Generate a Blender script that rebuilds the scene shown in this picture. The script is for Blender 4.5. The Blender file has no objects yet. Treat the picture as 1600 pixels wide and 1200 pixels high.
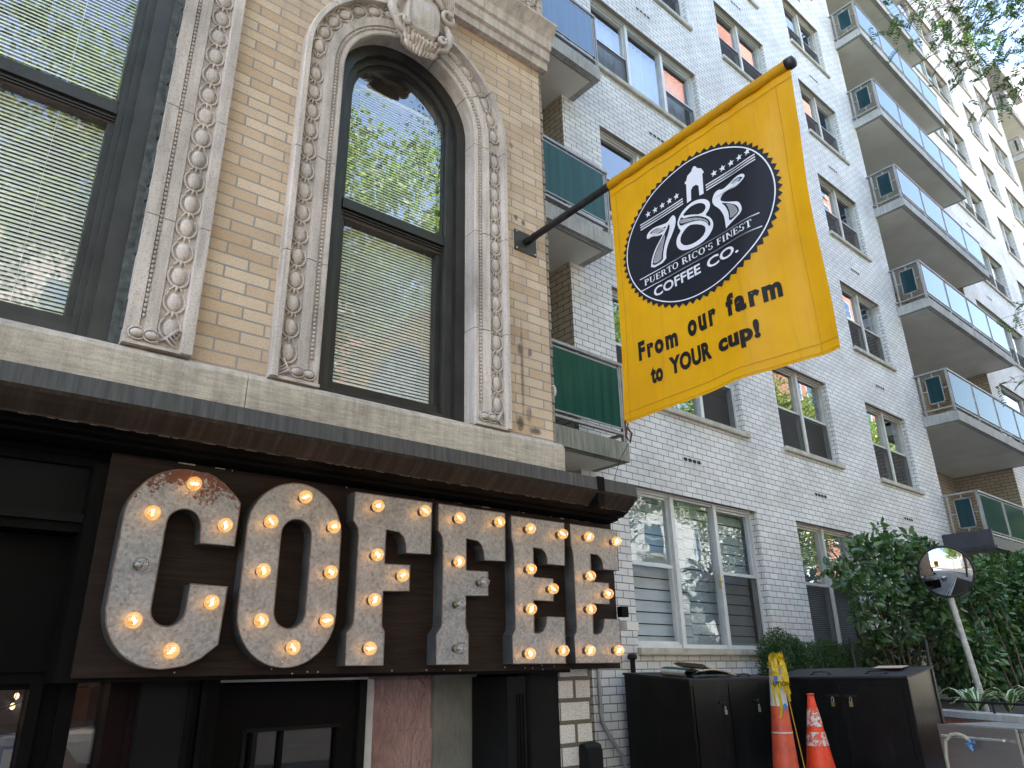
import bpy, math, random
import numpy as np
from mathutils import Vector, Matrix
from mathutils.geometry import tessellate_polygon
rnd = random.Random(7)
R = math.radians
C = bpy.context.scene.collection
sc = bpy.context.scene

# ---------------------------------------------------------------- camera, sky, sun, exposure
cam_d = bpy.data.cameras.new('camera'); cam = bpy.data.objects.new('camera', cam_d); C.objects.link(cam)
cam_d.sensor_width = 36.0; cam_d.lens = 1150.54 / 1600 * 36.0
cam_d.clip_start = 0.05; cam_d.clip_end = 3000
CR = Vector((0.75908329, -0.65078444, -0.01649776)); CU = Vector((-0.22823693, -0.28978135, 0.92948086)); CF = Vector((0.60967243, 0.70178799, 0.36850122))
cam.matrix_world = Matrix(((CR.x, CU.x, -CF.x, 0), (CR.y, CU.y, -CF.y, 0), (CR.z, CU.z, -CF.z, 0), (0, 0, 0, 1)))
sc.camera = cam
SUN_EL, SUN_AZ = R(57), R(-32)          # azimuth measured from +Y towards +X: the sun stands behind the facades
w = bpy.data.worlds.new('World'); sc.world = w; w.use_nodes = True
nt = w.node_tree; sky = nt.nodes.new('ShaderNodeTexSky'); sky.sky_type = 'NISHITA'; sky.sun_disc = False
sky.sun_elevation = SUN_EL; sky.sun_rotation = SUN_AZ; sky.air_density = 1.0; sky.dust_density = 0.4; sky.ozone_density = 1.6
wb = nt.nodes.new('ShaderNodeMix'); wb.data_type = 'RGBA'; wb.blend_type = 'MULTIPLY'; wb.inputs[0].default_value = 1; wb.inputs[7].default_value = (1.15, 1.0, 0.87, 1)
nt.links.new(sky.outputs[0], wb.inputs[6]); nt.links.new(wb.outputs[2], nt.nodes['Background'].inputs[0]); nt.nodes['Background'].inputs[1].default_value = 0.15
sd = bpy.data.lights.new('sun', 'SUN'); sd.energy = 4.6; sd.angle = R(0.5); sd.color = (1, 0.95, 0.87)
so = bpy.data.objects.new('sun', sd); C.objects.link(so)
sdir = Vector((math.sin(SUN_AZ) * math.cos(SUN_EL), math.cos(SUN_AZ) * math.cos(SUN_EL), math.sin(SUN_EL)))
so.rotation_euler = sdir.to_track_quat('Z', 'Y').to_euler()
sc.view_settings.view_transform = 'Standard'; sc.view_settings.look = 'None'; sc.view_settings.gamma = 1; sc.view_settings.exposure = 2.82
sc.cycles.transparent_max_bounces = 24; sc.cycles.max_bounces = 8; sc.cycles.caustics_reflective = False; sc.cycles.caustics_refractive = False
sc.cycles.sample_clamp_indirect = 6.0

# ---------------------------------------------------------------- frames: G is the pavement level, the eye is at z = 0
G = -0.95
dl, ta = R(-1.8), R(0.24); YB = 3.3; YW = 5.68
ES = Vector((math.cos(dl) * math.cos(ta), math.sin(dl) * math.cos(ta), math.sin(ta)))
EZ = Vector((-math.cos(dl) * math.sin(ta), -math.sin(dl) * math.sin(ta), math.cos(ta)))
EN = ES.cross(EZ)
OB = Vector((0, YB, 0))
FB = Matrix(((ES.x, EN.x, EZ.x, OB.x), (ES.y, EN.y, EZ.y, OB.y), (ES.z, EN.z, EZ.z, OB.z), (0, 0, 0, 1)))   # brick front: (s, d, z)
FW = Matrix(((1, 0, 0, 0), (0, -1, 0, YW), (0, 0, 1, 0), (0, 0, 0, 1)))                                        # apartment front: (x, d, z)
I4 = Matrix.Identity(4)
def BW(s, d, z): return FB @ Vector((s, d, z))

# ---------------------------------------------------------------- materials
def mk(name):
    m = bpy.data.materials.new(name); m.use_nodes = True; t = m.node_tree
    return m, t, t.nodes['Principled BSDF']
def N(t, typ, **kw):
    n = t.nodes.new(typ)
    for k, v in kw.items():
        if k.startswith('i_'):
            key = k[2:]; key = int(key) if key.isdigit() else key.replace('_', ' ')
            n.inputs[key].default_value = v
        else: setattr(n, k, v)
    return n
def L(t, a, b): t.links.new(a, b)
def ramp(t, fac, stops):
    r = N(t, 'ShaderNodeValToRGB'); e = r.color_ramp.elements
    while len(e) < len(stops): e.new(0.5)
    for k, (p, c) in enumerate(stops): e[k].position = p; e[k].color = (c[0], c[1], c[2], 1) if not isinstance(c, (int, float)) else (c, c, c, 1)
    L(t, fac, r.inputs[0]); return r.outputs[0]
def mixc(t, fac, a, b, mode='MIX'):
    n = N(t, 'ShaderNodeMix', data_type='RGBA', blend_type=mode)
    for s, v in ((0, fac), (6, a), (7, b)):
        if isinstance(v, (int, float)): n.inputs[s].default_value = v
        elif isinstance(v, tuple): n.inputs[s].default_value = (v[0], v[1], v[2], 1)
        else: L(t, v, n.inputs[s])
    return n.outputs[2]
def math_(t, op, a, b=0.0):
    n = N(t, 'ShaderNodeMath', operation=op)
    for k, v in enumerate((a, b)):
        if isinstance(v, (int, float)): n.inputs[k].default_value = v
        else: L(t, v, n.inputs[k])
    return n.outputs[0]
def coord(t, kind='Object', scale=(1, 1, 1), loc=(0, 0, 0)):
    tc = N(t, 'ShaderNodeTexCoord'); mp = N(t, 'ShaderNodeMapping'); mp.inputs['Scale'].default_value = scale; mp.inputs['Location'].default_value = loc
    L(t, tc.outputs[kind], mp.inputs[0]); return mp.outputs[0]
def noise(t, vec, scale=5, detail=4, rough=0.55, dist=0.0):
    n = N(t, 'ShaderNodeTexNoise'); n.inputs['Scale'].default_value = scale; n.inputs['Detail'].default_value = detail; n.inputs['Roughness'].default_value = rough; n.inputs['Distortion'].default_value = dist
    if vec is not None: L(t, vec, n.inputs['Vector'])
    return n.outputs['Fac']
def bump(t, p, h, strength=0.3, dist=0.01):
    b = N(t, 'ShaderNodeBump'); b.inputs['Strength'].default_value = strength; b.inputs['Distance'].default_value = dist
    L(t, h, b.inputs['Height']); L(t, b.outputs[0], p.inputs['Normal']); return b
def plain(name, col, rough=0.6, metal=0.0, var=0.25, sc_=6.0, bm=0.15, bsc=60.0, spec=0.5, uv='Object', stretch=(1, 1, 1)):
    m, t, p = mk(name); v = coord(t, uv, stretch)
    n = noise(t, v, sc_, 5)
    lo = tuple(c * (1 - var) for c in col); hi = tuple(min(1, c * (1 + var)) for c in col)
    L(t, ramp(t, n, [(0.3, lo), (0.7, hi)]), p.inputs['Base Color'])
    p.inputs['Roughness'].default_value = rough; p.inputs['Metallic'].default_value = metal; p.inputs['Specular IOR Level'].default_value = spec
    if bm: bump(t, p, noise(t, v, bsc, 3), bm, 0.004)
    return m
def brickmat(name, c1, c2, mort, bw, bh, ms, rough=0.6, off=(0, 0), spots=None, stain=None, spec=0.4, ramp_bias=0.0, dirt=None):
    m, t, p = mk(name)
    v = coord(t, 'UV', (1, 1, 1), (off[0], off[1], 0))
    wob = N(t, 'ShaderNodeTexNoise'); wob.inputs['Scale'].default_value = 9; L(t, v, wob.inputs['Vector'])
    vs = N(t, 'ShaderNodeVectorMath', operation='MULTIPLY_ADD'); L(t, wob.outputs['Color'], vs.inputs[0]); vs.inputs[1].default_value = (0.004, 0.004, 0); L(t, v, vs.inputs[2])
    b = N(t, 'ShaderNodeTexBrick'); L(t, vs.outputs[0], b.inputs['Vector'])
    b.inputs['Scale'].default_value = 1; b.inputs['Brick Width'].default_value = bw; b.inputs['Row Height'].default_value = bh; b.inputs['Mortar Size'].default_value = ms
    b.inputs['Mortar Smooth'].default_value = 0.15; b.inputs['Bias'].default_value = ramp_bias
    b.inputs['Color1'].default_value = (*c1, 1); b.inputs['Color2'].default_value = (*c2, 1); b.inputs['Mortar'].default_value = (*mort, 1)
    col = b.outputs['Color']; fac = b.outputs['Fac']
    if spots:
        s = ramp(t, noise(t, v, spots[0], 2, 0.6), [(spots[1], 1.0), (spots[1] + 0.05, 0.0)])
        inv = math_(t, 'MULTIPLY', s, math_(t, 'SUBTRACT', 1.0, fac)); col = mixc(t, inv, col, spots[2])
    big = noise(t, v, 1.3, 6, 0.6)
    col = mixc(t, 1.0, col, ramp(t, big, [(0.3, 0.78), (0.6, 1.0)]), 'MULTIPLY')
    if dirt:
        v2 = coord(t, 'UV', (3.0, 0.35, 1), (1.7, 0.4, 0))
        d = ramp(t, noise(t, v2, 1.0, 6, 0.65), [(0.52, 0.0), (0.75, dirt[1])]); col = mixc(t, d, col, dirt[0])
        v3 = coord(t, 'UV', (9.0, 0.55, 1), (4.1, 2.3, 0)); d = ramp(t, noise(t, v3, 1.0, 5, 0.6), [(0.60, 0.0), (0.78, dirt[1] * 0.9)]); col = mixc(t, d, col, tuple(c * 0.7 for c in dirt[0]))
        pk = noise(t, coord(t, 'UV', (0.9, 1.6, 1), (7.7, 5.5, 0)), 1.0, 4, 0.6); col = mixc(t, ramp(t, pk, [(0.5, 0.0), (0.72, 0.28)]), col, (0.62, 0.50, 0.44))
    L(t, col, p.inputs['Base Color']); p.inputs['Roughness'].default_value = rough; p.inputs['Specular IOR Level'].default_value = spec
    h = math_(t, 'SUBTRACT', math_(t, 'MULTIPLY', noise(t, v, 90, 3), 0.25), fac)
    bump(t, p, h, 0.6, 0.006); return m
def glassmat(name, f0=0.12, tint=(0.75, 0.8, 0.8), power=3.0, wav=0.0, wsc=6.0, rough=0.0):
    m, t, p = mk(name); t.nodes.remove(p); out = t.nodes['Material Output']
    tr = N(t, 'ShaderNodeBsdfTransparent'); tr.inputs[0].default_value = (*tint, 1)
    gl = N(t, 'ShaderNodeBsdfGlossy'); gl.inputs['Roughness'].default_value = rough; gl.inputs['Color'].default_value = (0.95, 0.97, 1, 1)
    lw = N(t, 'ShaderNodeLayerWeight'); lw.inputs['Blend'].default_value = 0.5
    f = math_(t, 'ADD', math_(t, 'MULTIPLY', math_(t, 'POWER', lw.outputs['Facing'], power), 1 - f0), f0)
    if wav:
        b = N(t, 'ShaderNodeBump'); b.inputs['Strength'].default_value = wav; b.inputs['Distance'].default_value = 0.02
        L(t, noise(t, coord(t, 'Object', (1, 1, 0.6)), wsc, 2, 0.4), b.inputs['Height']); L(t, b.outputs[0], gl.inputs['Normal'])
    mx = N(t, 'ShaderNodeMixShader'); L(t, f, mx.inputs[0]); L(t, tr.outputs[0], mx.inputs[1]); L(t, gl.outputs[0], mx.inputs[2]); L(t, mx.outputs[0], out.inputs[0])
    return m
def emis(name, col, strength):
    m, t, p = mk(name); p.inputs['Base Color'].default_value = (0, 0, 0, 1); p.inputs['Emission Color'].default_value = (*col, 1); p.inputs['Emission Strength'].default_value = strength; return m
def leafmat(name, c1, c2, trans=0.35, rough=0.45, spec=0.5):
    m, t, p = mk(name); out = t.nodes['Material Output']
    g = N(t, 'ShaderNodeNewGeometry'); col = ramp(t, g.outputs['Random Per Island'], [(0.0, c1), (1.0, c2)])
    L(t, col, p.inputs['Base Color']); p.inputs['Roughness'].default_value = rough; p.inputs['Specular IOR Level'].default_value = spec
    tl = N(t, 'ShaderNodeBsdfTranslucent'); L(t, mixc(t, 1.0, col, (1.3, 1.5, 0.5), 'MULTIPLY'), tl.inputs[0])
    mx = N(t, 'ShaderNodeMixShader'); mx.inputs[0].default_value = trans; L(t, p.outputs[0], mx.inputs[1]); L(t, tl.outputs[0], mx.inputs[2]); L(t, mx.outputs[0], out.inputs[0]); return m

M = {}
M['ybrick'] = brickmat('yellow_brick', (0.575, 0.40, 0.25), (0.735, 0.575, 0.41), (0.33, 0.30, 0.265), 0.228, 0.0655, 0.0052, 0.75, (0.02, 0.012), (190, 0.36, (0.30, 0.18, 0.09)), spec=0.2, dirt=((0.36, 0.28, 0.21), 0.42))
M['wbrick'] = brickmat('white_glazed_brick', (0.715, 0.70, 0.675), (0.82, 0.805, 0.78), (0.16, 0.15, 0.135), 0.216, 0.083, 0.0052, 0.55, (0.05, 0.036), spec=0.22, dirt=((0.45, 0.43, 0.40), 0.22))
M['pier'] = brickmat('pier_block', (0.62, 0.58, 0.54), (0.68, 0.64, 0.60), (0.12, 0.10, 0.07), 0.24, 0.113, 0.012, 0.7, (0.15, 0.03), (150, 0.40, (0.30, 0.26, 0.22)))
M['rbrick'] = brickmat('red_brick', (0.42, 0.15, 0.10), (0.50, 0.22, 0.15), (0.34, 0.30, 0.27), 0.22, 0.07, 0.008, 0.85)
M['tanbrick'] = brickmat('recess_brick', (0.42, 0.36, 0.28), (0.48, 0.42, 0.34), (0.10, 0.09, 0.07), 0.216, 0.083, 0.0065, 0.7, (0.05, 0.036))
def stonemat(name, col, streak=0.35, spk=0.5, streak_scale=(7, 7, 0.8), rough=0.85, grain=None):
    m, t, p = mk(name); v = coord(t, 'Object')
    n1 = noise(t, v, 2.2, 6, 0.65); a = ramp(t, n1, [(0.25, tuple(c * 0.68 for c in col)), (0.55, col), (0.85, tuple(min(1, c * 1.16) for c in col))])
    n2 = noise(t, coord(t, 'Object', streak_scale), 2.5, 5, 0.6); a = mixc(t, streak, a, ramp(t, n2, [(0.3, 0.45), (0.6, 1.0)]), 'MULTIPLY')
    n3 = noise(t, v, 130, 2, 0.6); a = mixc(t, spk, a, ramp(t, n3, [(0.36, 0.55), (0.46, 1.0)]), 'MULTIPLY')
    if grain:
        n4 = noise(t, coord(t, 'Object', grain), 3, 4, 0.6); a = mixc(t, 0.6, a, ramp(t, n4, [(0.35, 0.66), (0.62, 1.1)]), 'MULTIPLY')
    L(t, a, p.inputs['Base Color']); p.inputs['Roughness'].default_value = rough; p.inputs['Specular IOR Level'].default_value = 0.2
    bump(t, p, math_(t, 'ADD', n3, math_(t, 'MULTIPLY', n1, 2.0)), 0.35, 0.005); return m
M['lime'] = stonemat('limestone', (0.58, 0.50, 0.40), 0.5, 0.4, (9, 9, 1.2), grain=(3, 3, 26))
M['terra'] = stonemat('carved_stone', (0.635, 0.545, 0.475), 0.62, 0.6)
M['terra_d'] = stonemat('carved_stone_soffit', (0.40, 0.32, 0.25), 0.35, 0.4)
M['wframe'] = plain('dark_window_paint', (0.023, 0.0205, 0.0185), 0.42, 0, 0.3, 8, 0.1, 40)
M['wframe2'] = plain('weathered_window_paint', (0.036, 0.0335, 0.031), 0.5, 0, 0.35, 5, 0.25, 30)
M['seal'] = plain('old_sealant', (0.07, 0.075, 0.07), 0.8, 0, 0.5, 25, 0.5, 60)
M['brown'] = plain('brown_screen_track', (0.06, 0.04, 0.035), 0.5)
def blindmat(name, col, rough=0.5):
    m, t, p = mk(name); p.inputs['Base Color'].default_value = (*col, 1); p.inputs['Roughness'].default_value = rough; return m
M['blind'] = plain('white_blind_slat', (0.92, 0.91, 0.86), 0.5, 0, 0.06, 3, 0)
M['glassB'] = glassmat('shop_house_glass', 0.10, (0.98, 0.99, 0.97), 2.8, 0.06, 2.0)
M['glassW'] = glassmat('apartment_glass', 0.15, (0.80, 0.84, 0.86), 2.4, 0.05, 1.2)
M['glassD'] = glassmat('old_wavy_glass', 0.12, (0.86, 0.90, 0.92), 2.6, 0.22, 2.2)
M['glassS'] = glassmat('shop_glass', 0.05, (0.6, 0.6, 0.62), 3.0)
# storefront
def streaky(name):
    m, t, p = mk(name); v = coord(t, 'UV', (26, 1.2, 1)); n = noise(t, v, 1.0, 5, 0.7); fine = noise(t, coord(t, 'UV', (120, 5, 1)), 1.0, 3, 0.6)
    n2 = noise(t, coord(t, 'Object'), 1.7, 5)
    a = ramp(t, n, [(0.3, (0.016, 0.010, 0.007)), (0.55, (0.044, 0.030, 0.022)), (0.8, (0.098, 0.074, 0.058))])
    a = mixc(t, ramp(t, n2, [(0.4, 0.0), (0.75, 0.5)]), a, (0.035, 0.028, 0.02)); a = mixc(t, 0.5, a, ramp(t, fine, [(0.3, 0.5), (0.7, 1.35)]), 'MULTIPLY')
    L(t, a, p.inputs['Base Color']); p.inputs['Roughness'].default_value = 0.65; p.inputs['Specular IOR Level'].default_value = 0.2; bump(t, p, n, 0.15, 0.004); return m
def patina(name):
    m, t, p = mk(name); v = coord(t, 'UV', (34, 2.0, 1)); n = noise(t, v, 1.0, 5, 0.7); n2 = noise(t, coord(t, 'Object'), 2.5, 5)
    a = ramp(t, n, [(0.3, (0.020, 0.019, 0.018)), (0.58, (0.072, 0.068, 0.062)), (0.82, (0.150, 0.142, 0.128))])
    a = mixc(t, ramp(t, n2, [(0.5, 0.0), (0.75, 0.6)]), a, (0.055, 0.055, 0.042))
    L(t, a, p.inputs['Base Color']); p.inputs['Roughness'].default_value = 0.65; bump(t, p, n, 0.15, 0.004); return m
M['cornice_b'] = streaky('brown_metal_cornice'); M['cornice_g'] = patina('grey_patina_metal')
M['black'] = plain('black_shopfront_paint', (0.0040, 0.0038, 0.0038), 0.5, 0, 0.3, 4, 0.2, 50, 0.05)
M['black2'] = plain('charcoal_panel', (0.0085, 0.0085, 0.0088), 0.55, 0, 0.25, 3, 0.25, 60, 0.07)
M['redblack'] = plain('oxblood_paint', (0.010, 0.0042, 0.0045), 0.45, 0, 0.3, 5, 0.1, 60, 0.06)
M['peel'] = plain('peeling_paint', (0.50, 0.44, 0.37), 0.8, 0, 0.4, 40, 0.5, 80)
M['trimw'] = plain('grey_white_trim', (0.42, 0.40, 0.40), 0.6)
M['pink'] = None
def rough_paint(name, col, ds):
    m, t, p = mk(name); v = coord(t, 'Object'); n = noise(t, coord(t, 'Object', (1, 1, 0.55)), 28, 4, 0.6, 0.8); n2 = noise(t, v, 6, 4)
    L(t, ramp(t, n2, [(0.3, tuple(c * 0.72 for c in col)), (0.7, col)]), p.inputs['Base Color']); p.inputs['Roughness'].default_value = 0.45
    bump(t, p, n, ds, 0.03); return m
M['pink'] = rough_paint('pink_painted_stone', (0.46, 0.285, 0.275), 0.9); M['greyc'] = rough_paint('grey_green_painted_stone', (0.22, 0.22, 0.19), 0.3)
# sign
def woodmat(name, c):
    m, t, p = mk(name); v = coord(t, 'Object', (2, 2, 40)); n = noise(t, v, 2.0, 6, 0.65, 0.3); n2 = noise(t, coord(t, 'Object'), 3, 4)
    a = ramp(t, n, [(0.3, tuple(x * 0.5 for x in c)), (0.7, tuple(x * 1.4 for x in c))]); a = mixc(t, 0.6, a, ramp(t, n2, [(0.3, 0.6), (0.7, 1.2)]), 'MULTIPLY')
    L(t, a, p.inputs['Base Color']); p.inputs['Roughness'].default_value = 0.6; p.inputs['Specular IOR Level'].default_value = 0.15; bump(t, p, n, 0.2, 0.004); return m
M['board'] = woodmat('dark_stained_plywood', (0.022, 0.0130, 0.0092))
def galvmat(name, rust):
    m, t, p = mk(name); v = coord(t, 'Object')
    vo = N(t, 'ShaderNodeTexVoronoi'); vo.inputs['Scale'].default_value = 85; L(t, v, vo.inputs['Vector'])
    a = ramp(t, math_(t, 'ADD', math_(t, 'MULTIPLY', vo.outputs['Color'], 0.5), math_(t, 'MULTIPLY', noise(t, v, 40, 5, 0.7), 0.6)), [(0.25, (0.20, 0.192, 0.19)), (0.55, (0.315, 0.305, 0.30)), (0.85, (0.40, 0.39, 0.385))])
    dark = ramp(t, noise(t, v, 170, 3, 0.7), [(0.34, 1.0), (0.42, 0.0)]); a = mixc(t, math_(t, 'MULTIPLY', dark, 0.55), a, (0.16, 0.155, 0.15))
    dk2 = ramp(t, noise(t, v, 14, 5, 0.7), [(0.3, 0.72), (0.6, 1.0)]); a = mixc(t, 0.8, a, dk2, 'MULTIPLY')
    if rust is not None:
        g = N(t, 'ShaderNodeTexCoord'); sp = N(t, 'ShaderNodeSeparateXYZ'); L(t, g.outputs['Object'], sp.inputs[0])
        reach = N(t, 'ShaderNodeMapRange'); reach.inputs[1].default_value = rust[0]; reach.inputs[2].default_value = rust[1]; L(t, sp.outputs[2], reach.inputs[0])
        nr = math_(t, 'ADD', noise(t, v, 60, 5, 0.75), math_(t, 'MULTIPLY', noise(t, v, 9, 3), 0.5))
        rf = ramp(t, math_(t, 'ADD', math_(t, 'MULTIPLY', reach.outputs[0], 0.42), math_(t, 'SUBTRACT', nr, 0.42)), [(0.58, 0.0), (0.64, 1.0)])
        a = mixc(t, rf, a, (0.13, 0.045, 0.025))
    L(t, a, p.inputs['Base Color']); p.inputs['Roughness'].default_value = 0.5; p.inputs['Metallic'].default_value = 0.35
    bump(t, p, noise(t, v, 25, 4), 0.2, 0.005); return m
M['galv'] = galvmat('galvanised_steel', None); M['galv_r'] = galvmat('rusted_galvanised_steel', (0.52, 0.80))
M['letside'] = plain('dark_zinc_side', (0.060, 0.063, 0.065), 0.5, 0.2, 0.4, 8, 0.2)
M['rim'] = plain('rusty_rim', (0.13, 0.085, 0.065), 0.7, 0, 0.5, 30, 0.2)
M['socket'] = plain('black_socket', (0.02, 0.018, 0.016), 0.5)
def bulbglass(name, lit):
    m, t, p = mk(name); t.nodes.remove(p); out = t.nodes['Material Output']
    tr = N(t, 'ShaderNodeBsdfTransparent'); tr.inputs[0].default_value = (1, 0.93, 0.80, 1) if lit else (0.93, 0.93, 0.93, 1)
    gl = N(t, 'ShaderNodeBsdfGlossy'); gl.inputs['Roughness'].default_value = 0.03
    lw = N(t, 'ShaderNodeLayerWeight'); lw.inputs['Blend'].default_value = 0.5
    f = math_(t, 'ADD', math_(t, 'MULTIPLY', math_(t, 'POWER', lw.outputs['Facing'], 2.2), 0.75), 0.07)
    mx = N(t, 'ShaderNodeMixShader'); L(t, f, mx.inputs[0]); L(t, tr.outputs[0], mx.inputs[1]); L(t, gl.outputs[0], mx.inputs[2])
    last = mx.outputs[0]
    if lit:
        em = N(t, 'ShaderNodeEmission'); em.inputs[0].default_value = (1, 0.50, 0.14, 1); em.inputs[1].default_value = 0.06
        ad = N(t, 'ShaderNodeAddShader'); L(t, last, ad.inputs[0]); L(t, em.outputs[0], ad.inputs[1]); last = ad.outputs[0]
    L(t, last, out.inputs[0]); return m
M['bulb_on'] = bulbglass('warm_bulb_glass', True); M['bulb_off'] = bulbglass('clear_bulb_glass', False)
M['fil_on'] = emis('glowing_filament', (1, 0.60, 0.24), 4.6); M['fil_off'] = plain('filament_support', (0.45, 0.43, 0.40), 0.3, 0.5)
M['brass'] = plain('bulb_base_metal', (0.30, 0.24, 0.15), 0.4, 0.6)
# flag
def flagmat():
    m, t, p = mk('yellow_vinyl_canvas'); out = t.nodes['Material Output']; v = coord(t, 'UV')
    st = noise(t, coord(t, 'UV', (22, 1.1, 1)), 1.0, 6, 0.7); bl = noise(t, v, 2.6, 4)
    a = ramp(t, bl, [(0.3, (0.70, 0.335, 0.005)), (0.7, (0.84, 0.43, 0.007))])
    a = mixc(t, ramp(t, st, [(0.55, 0.0), (0.8, 0.55)]), a, (0.44, 0.22, 0.012))
    crk = noise(t, coord(t, 'UV', (70, 2.2, 1)), 1.0, 3, 0.6); a = mixc(t, ramp(t, crk, [(0.68, 0.0), (0.74, 0.5)]), a, (0.26, 0.13, 0.012))
    L(t, a, p.inputs['Base Color']); p.inputs['Roughness'].default_value = 0.42; p.inputs['Specular IOR Level'].default_value = 0.35
    bump(t, p, math_(t, 'ADD', math_(t, 'MULTIPLY', bl, 3.0), noise(t, v, 240, 2)), 0.12, 0.004)
    tl = N(t, 'ShaderNodeBsdfTranslucent'); L(t, a, tl.inputs[0])
    mx = N(t, 'ShaderNodeMixShader'); mx.inputs[0].default_value = 0.42; L(t, p.outputs[0], mx.inputs[1]); L(t, tl.outputs[0], mx.inputs[2]); L(t, mx.outputs[0], out.inputs[0]); return m
M['flag'] = flagmat()
M['seam'] = plain('dark_stitching', (0.45, 0.235, 0.012), 0.7)
M['navy'] = plain('navy_vinyl', (0.011, 0.0125, 0.019), 0.55, 0, 0.15, 4, 0.05, 60, 0.2)
M['white'] = plain('white_print', (0.66, 0.66, 0.70), 0.5, 0, 0.05, 4, 0)
M['greyp'] = plain('grey_hatch_print', (0.60, 0.60, 0.64), 0.5, 0, 0.05, 4, 0)
M['txt'] = plain('black_print', (0.011, 0.009, 0.008), 0.55, 0, 0.1, 4, 0, 60, 0.2)
M['polem'] = plain('black_pole_paint', (0.016, 0.016, 0.017), 0.42, 0.2, 0.5, 20, 0.2, 50)
M['platem'] = plain('olive_black_plate', (0.045, 0.042, 0.034), 0.5, 0.2, 0.3, 6, 0.2)
M['steel'] = plain('bolt_steel', (0.45, 0.44, 0.42), 0.4, 0.7)
M['rust'] = plain('rusty_iron', (0.08, 0.035, 0.02), 0.8, 0.2, 0.5, 40, 0.4)
# apartment block
M['alu'] = plain('beige_aluminium_frame', (0.55, 0.53, 0.48), 0.45, 0.1, 0.12, 5, 0.05)
M['aluw'] = plain('white_aluminium_frame', (0.66, 0.66, 0.64), 0.42, 0.1, 0.10, 5, 0.05)
M['lintel'] = plain('painted_lintel', (0.33, 0.27, 0.21), 0.7, 0, 0.15, 4, 0.15)
M['sillm'] = plain('stone_sill', (0.46, 0.42, 0.35), 0.75, 0, 0.25, 6, 0.2)
M['screen'] = None
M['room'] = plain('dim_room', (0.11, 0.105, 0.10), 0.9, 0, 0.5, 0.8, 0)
M['curtain'] = plain('pale_curtain', (0.62, 0.68, 0.74), 0.8, 0, 0.08, 3, 0)
M['zebra'] = plain('grey_zebra_blind', (0.42, 0.46, 0.48), 0.6, 0, 0.1, 3, 0)
M['conc'] = stonemat('balcony_concrete', (0.46, 0.45, 0.42), 0.6, 0.35, (12, 12, 1.0))
M['concg'] = stonemat('mossy_concrete', (0.33, 0.33, 0.27), 0.95, 0.5, (22, 22, 1.3))
M['soffit'] = plain('painted_soffit', (0.70, 0.68, 0.60), 0.8, 0, 0.10, 1.2, 0.1, 30)
M['railm'] = plain('grey_rail_paint', (0.30, 0.30, 0.29), 0.45, 0.3, 0.2, 8, 0.1)
def panelmat(name, c, ior=1.8, coat=0.25):
    m, t, p = mk(name); p.inputs['Specular IOR Level'].default_value = 0.5 if coat else 0.16; n = noise(t, coord(t, 'Object', (14, 14, 0.8)), 1.0, 4)
    L(t, ramp(t, n, [(0.3, tuple(x * 0.8 for x in c)), (0.7, tuple(x * 1.25 for x in c))]), p.inputs['Base Color'])
    p.inputs['Roughness'].default_value = 0.07; p.inputs['IOR'].default_value = ior; p.inputs['Coat Weight'].default_value = coat; return m
M['panelg'] = panelmat('teal_obscure_glass', (0.020, 0.075, 0.060), 1.42, 0.0); M['panelb'] = panelmat('sky_tinted_obscure_glass', (0.03, 0.09, 0.17)); M['panels'] = panelmat('dark_slate_glass', (0.018, 0.045, 0.052), 1.42, 0.0)  # panelb: the sky's blue reflection is put into the base colour
M['ventm'] = plain('vent_hole', (0.012, 0.012, 0.012), 0.9)
M['navyc'] = plain('dark_canopy_metal', (0.045, 0.045, 0.055), 0.5, 0.2, 0.2, 5, 0.1)
M['roofm'] = plain('roof_grey', (0.2, 0.2, 0.2), 0.9)
# street things
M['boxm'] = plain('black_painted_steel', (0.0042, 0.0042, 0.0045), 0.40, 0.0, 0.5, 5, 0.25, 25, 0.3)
M['boxtop'] = plain('dusty_black_lid', (0.022, 0.022, 0.024), 0.6, 0.0, 0.4, 4, 0.3, 40, 0.3)
M['boxend'] = plain('scuffed_skylit_black_steel', (0.016, 0.0135, 0.012), 0.30, 0.3, 0.5, 3, 0.3, 18, stretch=(1, 1, 0.4))  # end face only: scuffed, with sky light put into a lighter base colour
M['lock'] = plain('brass_padlock', (0.50, 0.38, 0.17), 0.35, 0.8)
M['paper'] = plain('newsprint', (0.60, 0.53, 0.45), 0.9, 0, 0.3, 30, 0.2)
M['cardb'] = plain('brown_card', (0.50, 0.39, 0.29), 0.9, 0, 0.2, 20, 0.1)
M['glossy_p'] = plain('magazine_cover', (0.60, 0.60, 0.55), 0.4, 0, 0.3, 20, 0)
M['greenp'] = plain('dark_green_page', (0.02, 0.06, 0.05), 0.6)
def conemat(name, c):
    m, t, p = mk(name); v = coord(t, 'Object'); n = noise(t, v, 9, 5, 0.7)
    L(t, ramp(t, n, [(0.30, tuple(x * 0.42 + 0.02 for x in c)), (0.44, tuple(x * 0.85 for x in c)), (0.56, c), (0.8, tuple(min(1, x * 1.12) for x in c))]), p.inputs['Base Color']); p.inputs['Roughness'].default_value = 0.5; bump(t, p, n, 0.1, 0.005); return m
M['cone'] = conemat('bright_orange_pvc', (0.86, 0.060, 0.014)); M['cone2'] = conemat('faded_orange_pvc', (0.62, 0.085, 0.035))
def collar(name, oc):
    m, t, p = mk(name); v = coord(t, 'Object'); n = noise(t, v, 26, 5, 0.7)
    L(t, ramp(t, n, [(0.47, (0.60, 0.59, 0.56)), (0.52, oc)]), p.inputs['Base Color']); p.inputs['Roughness'].default_value = 0.5; return m
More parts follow.
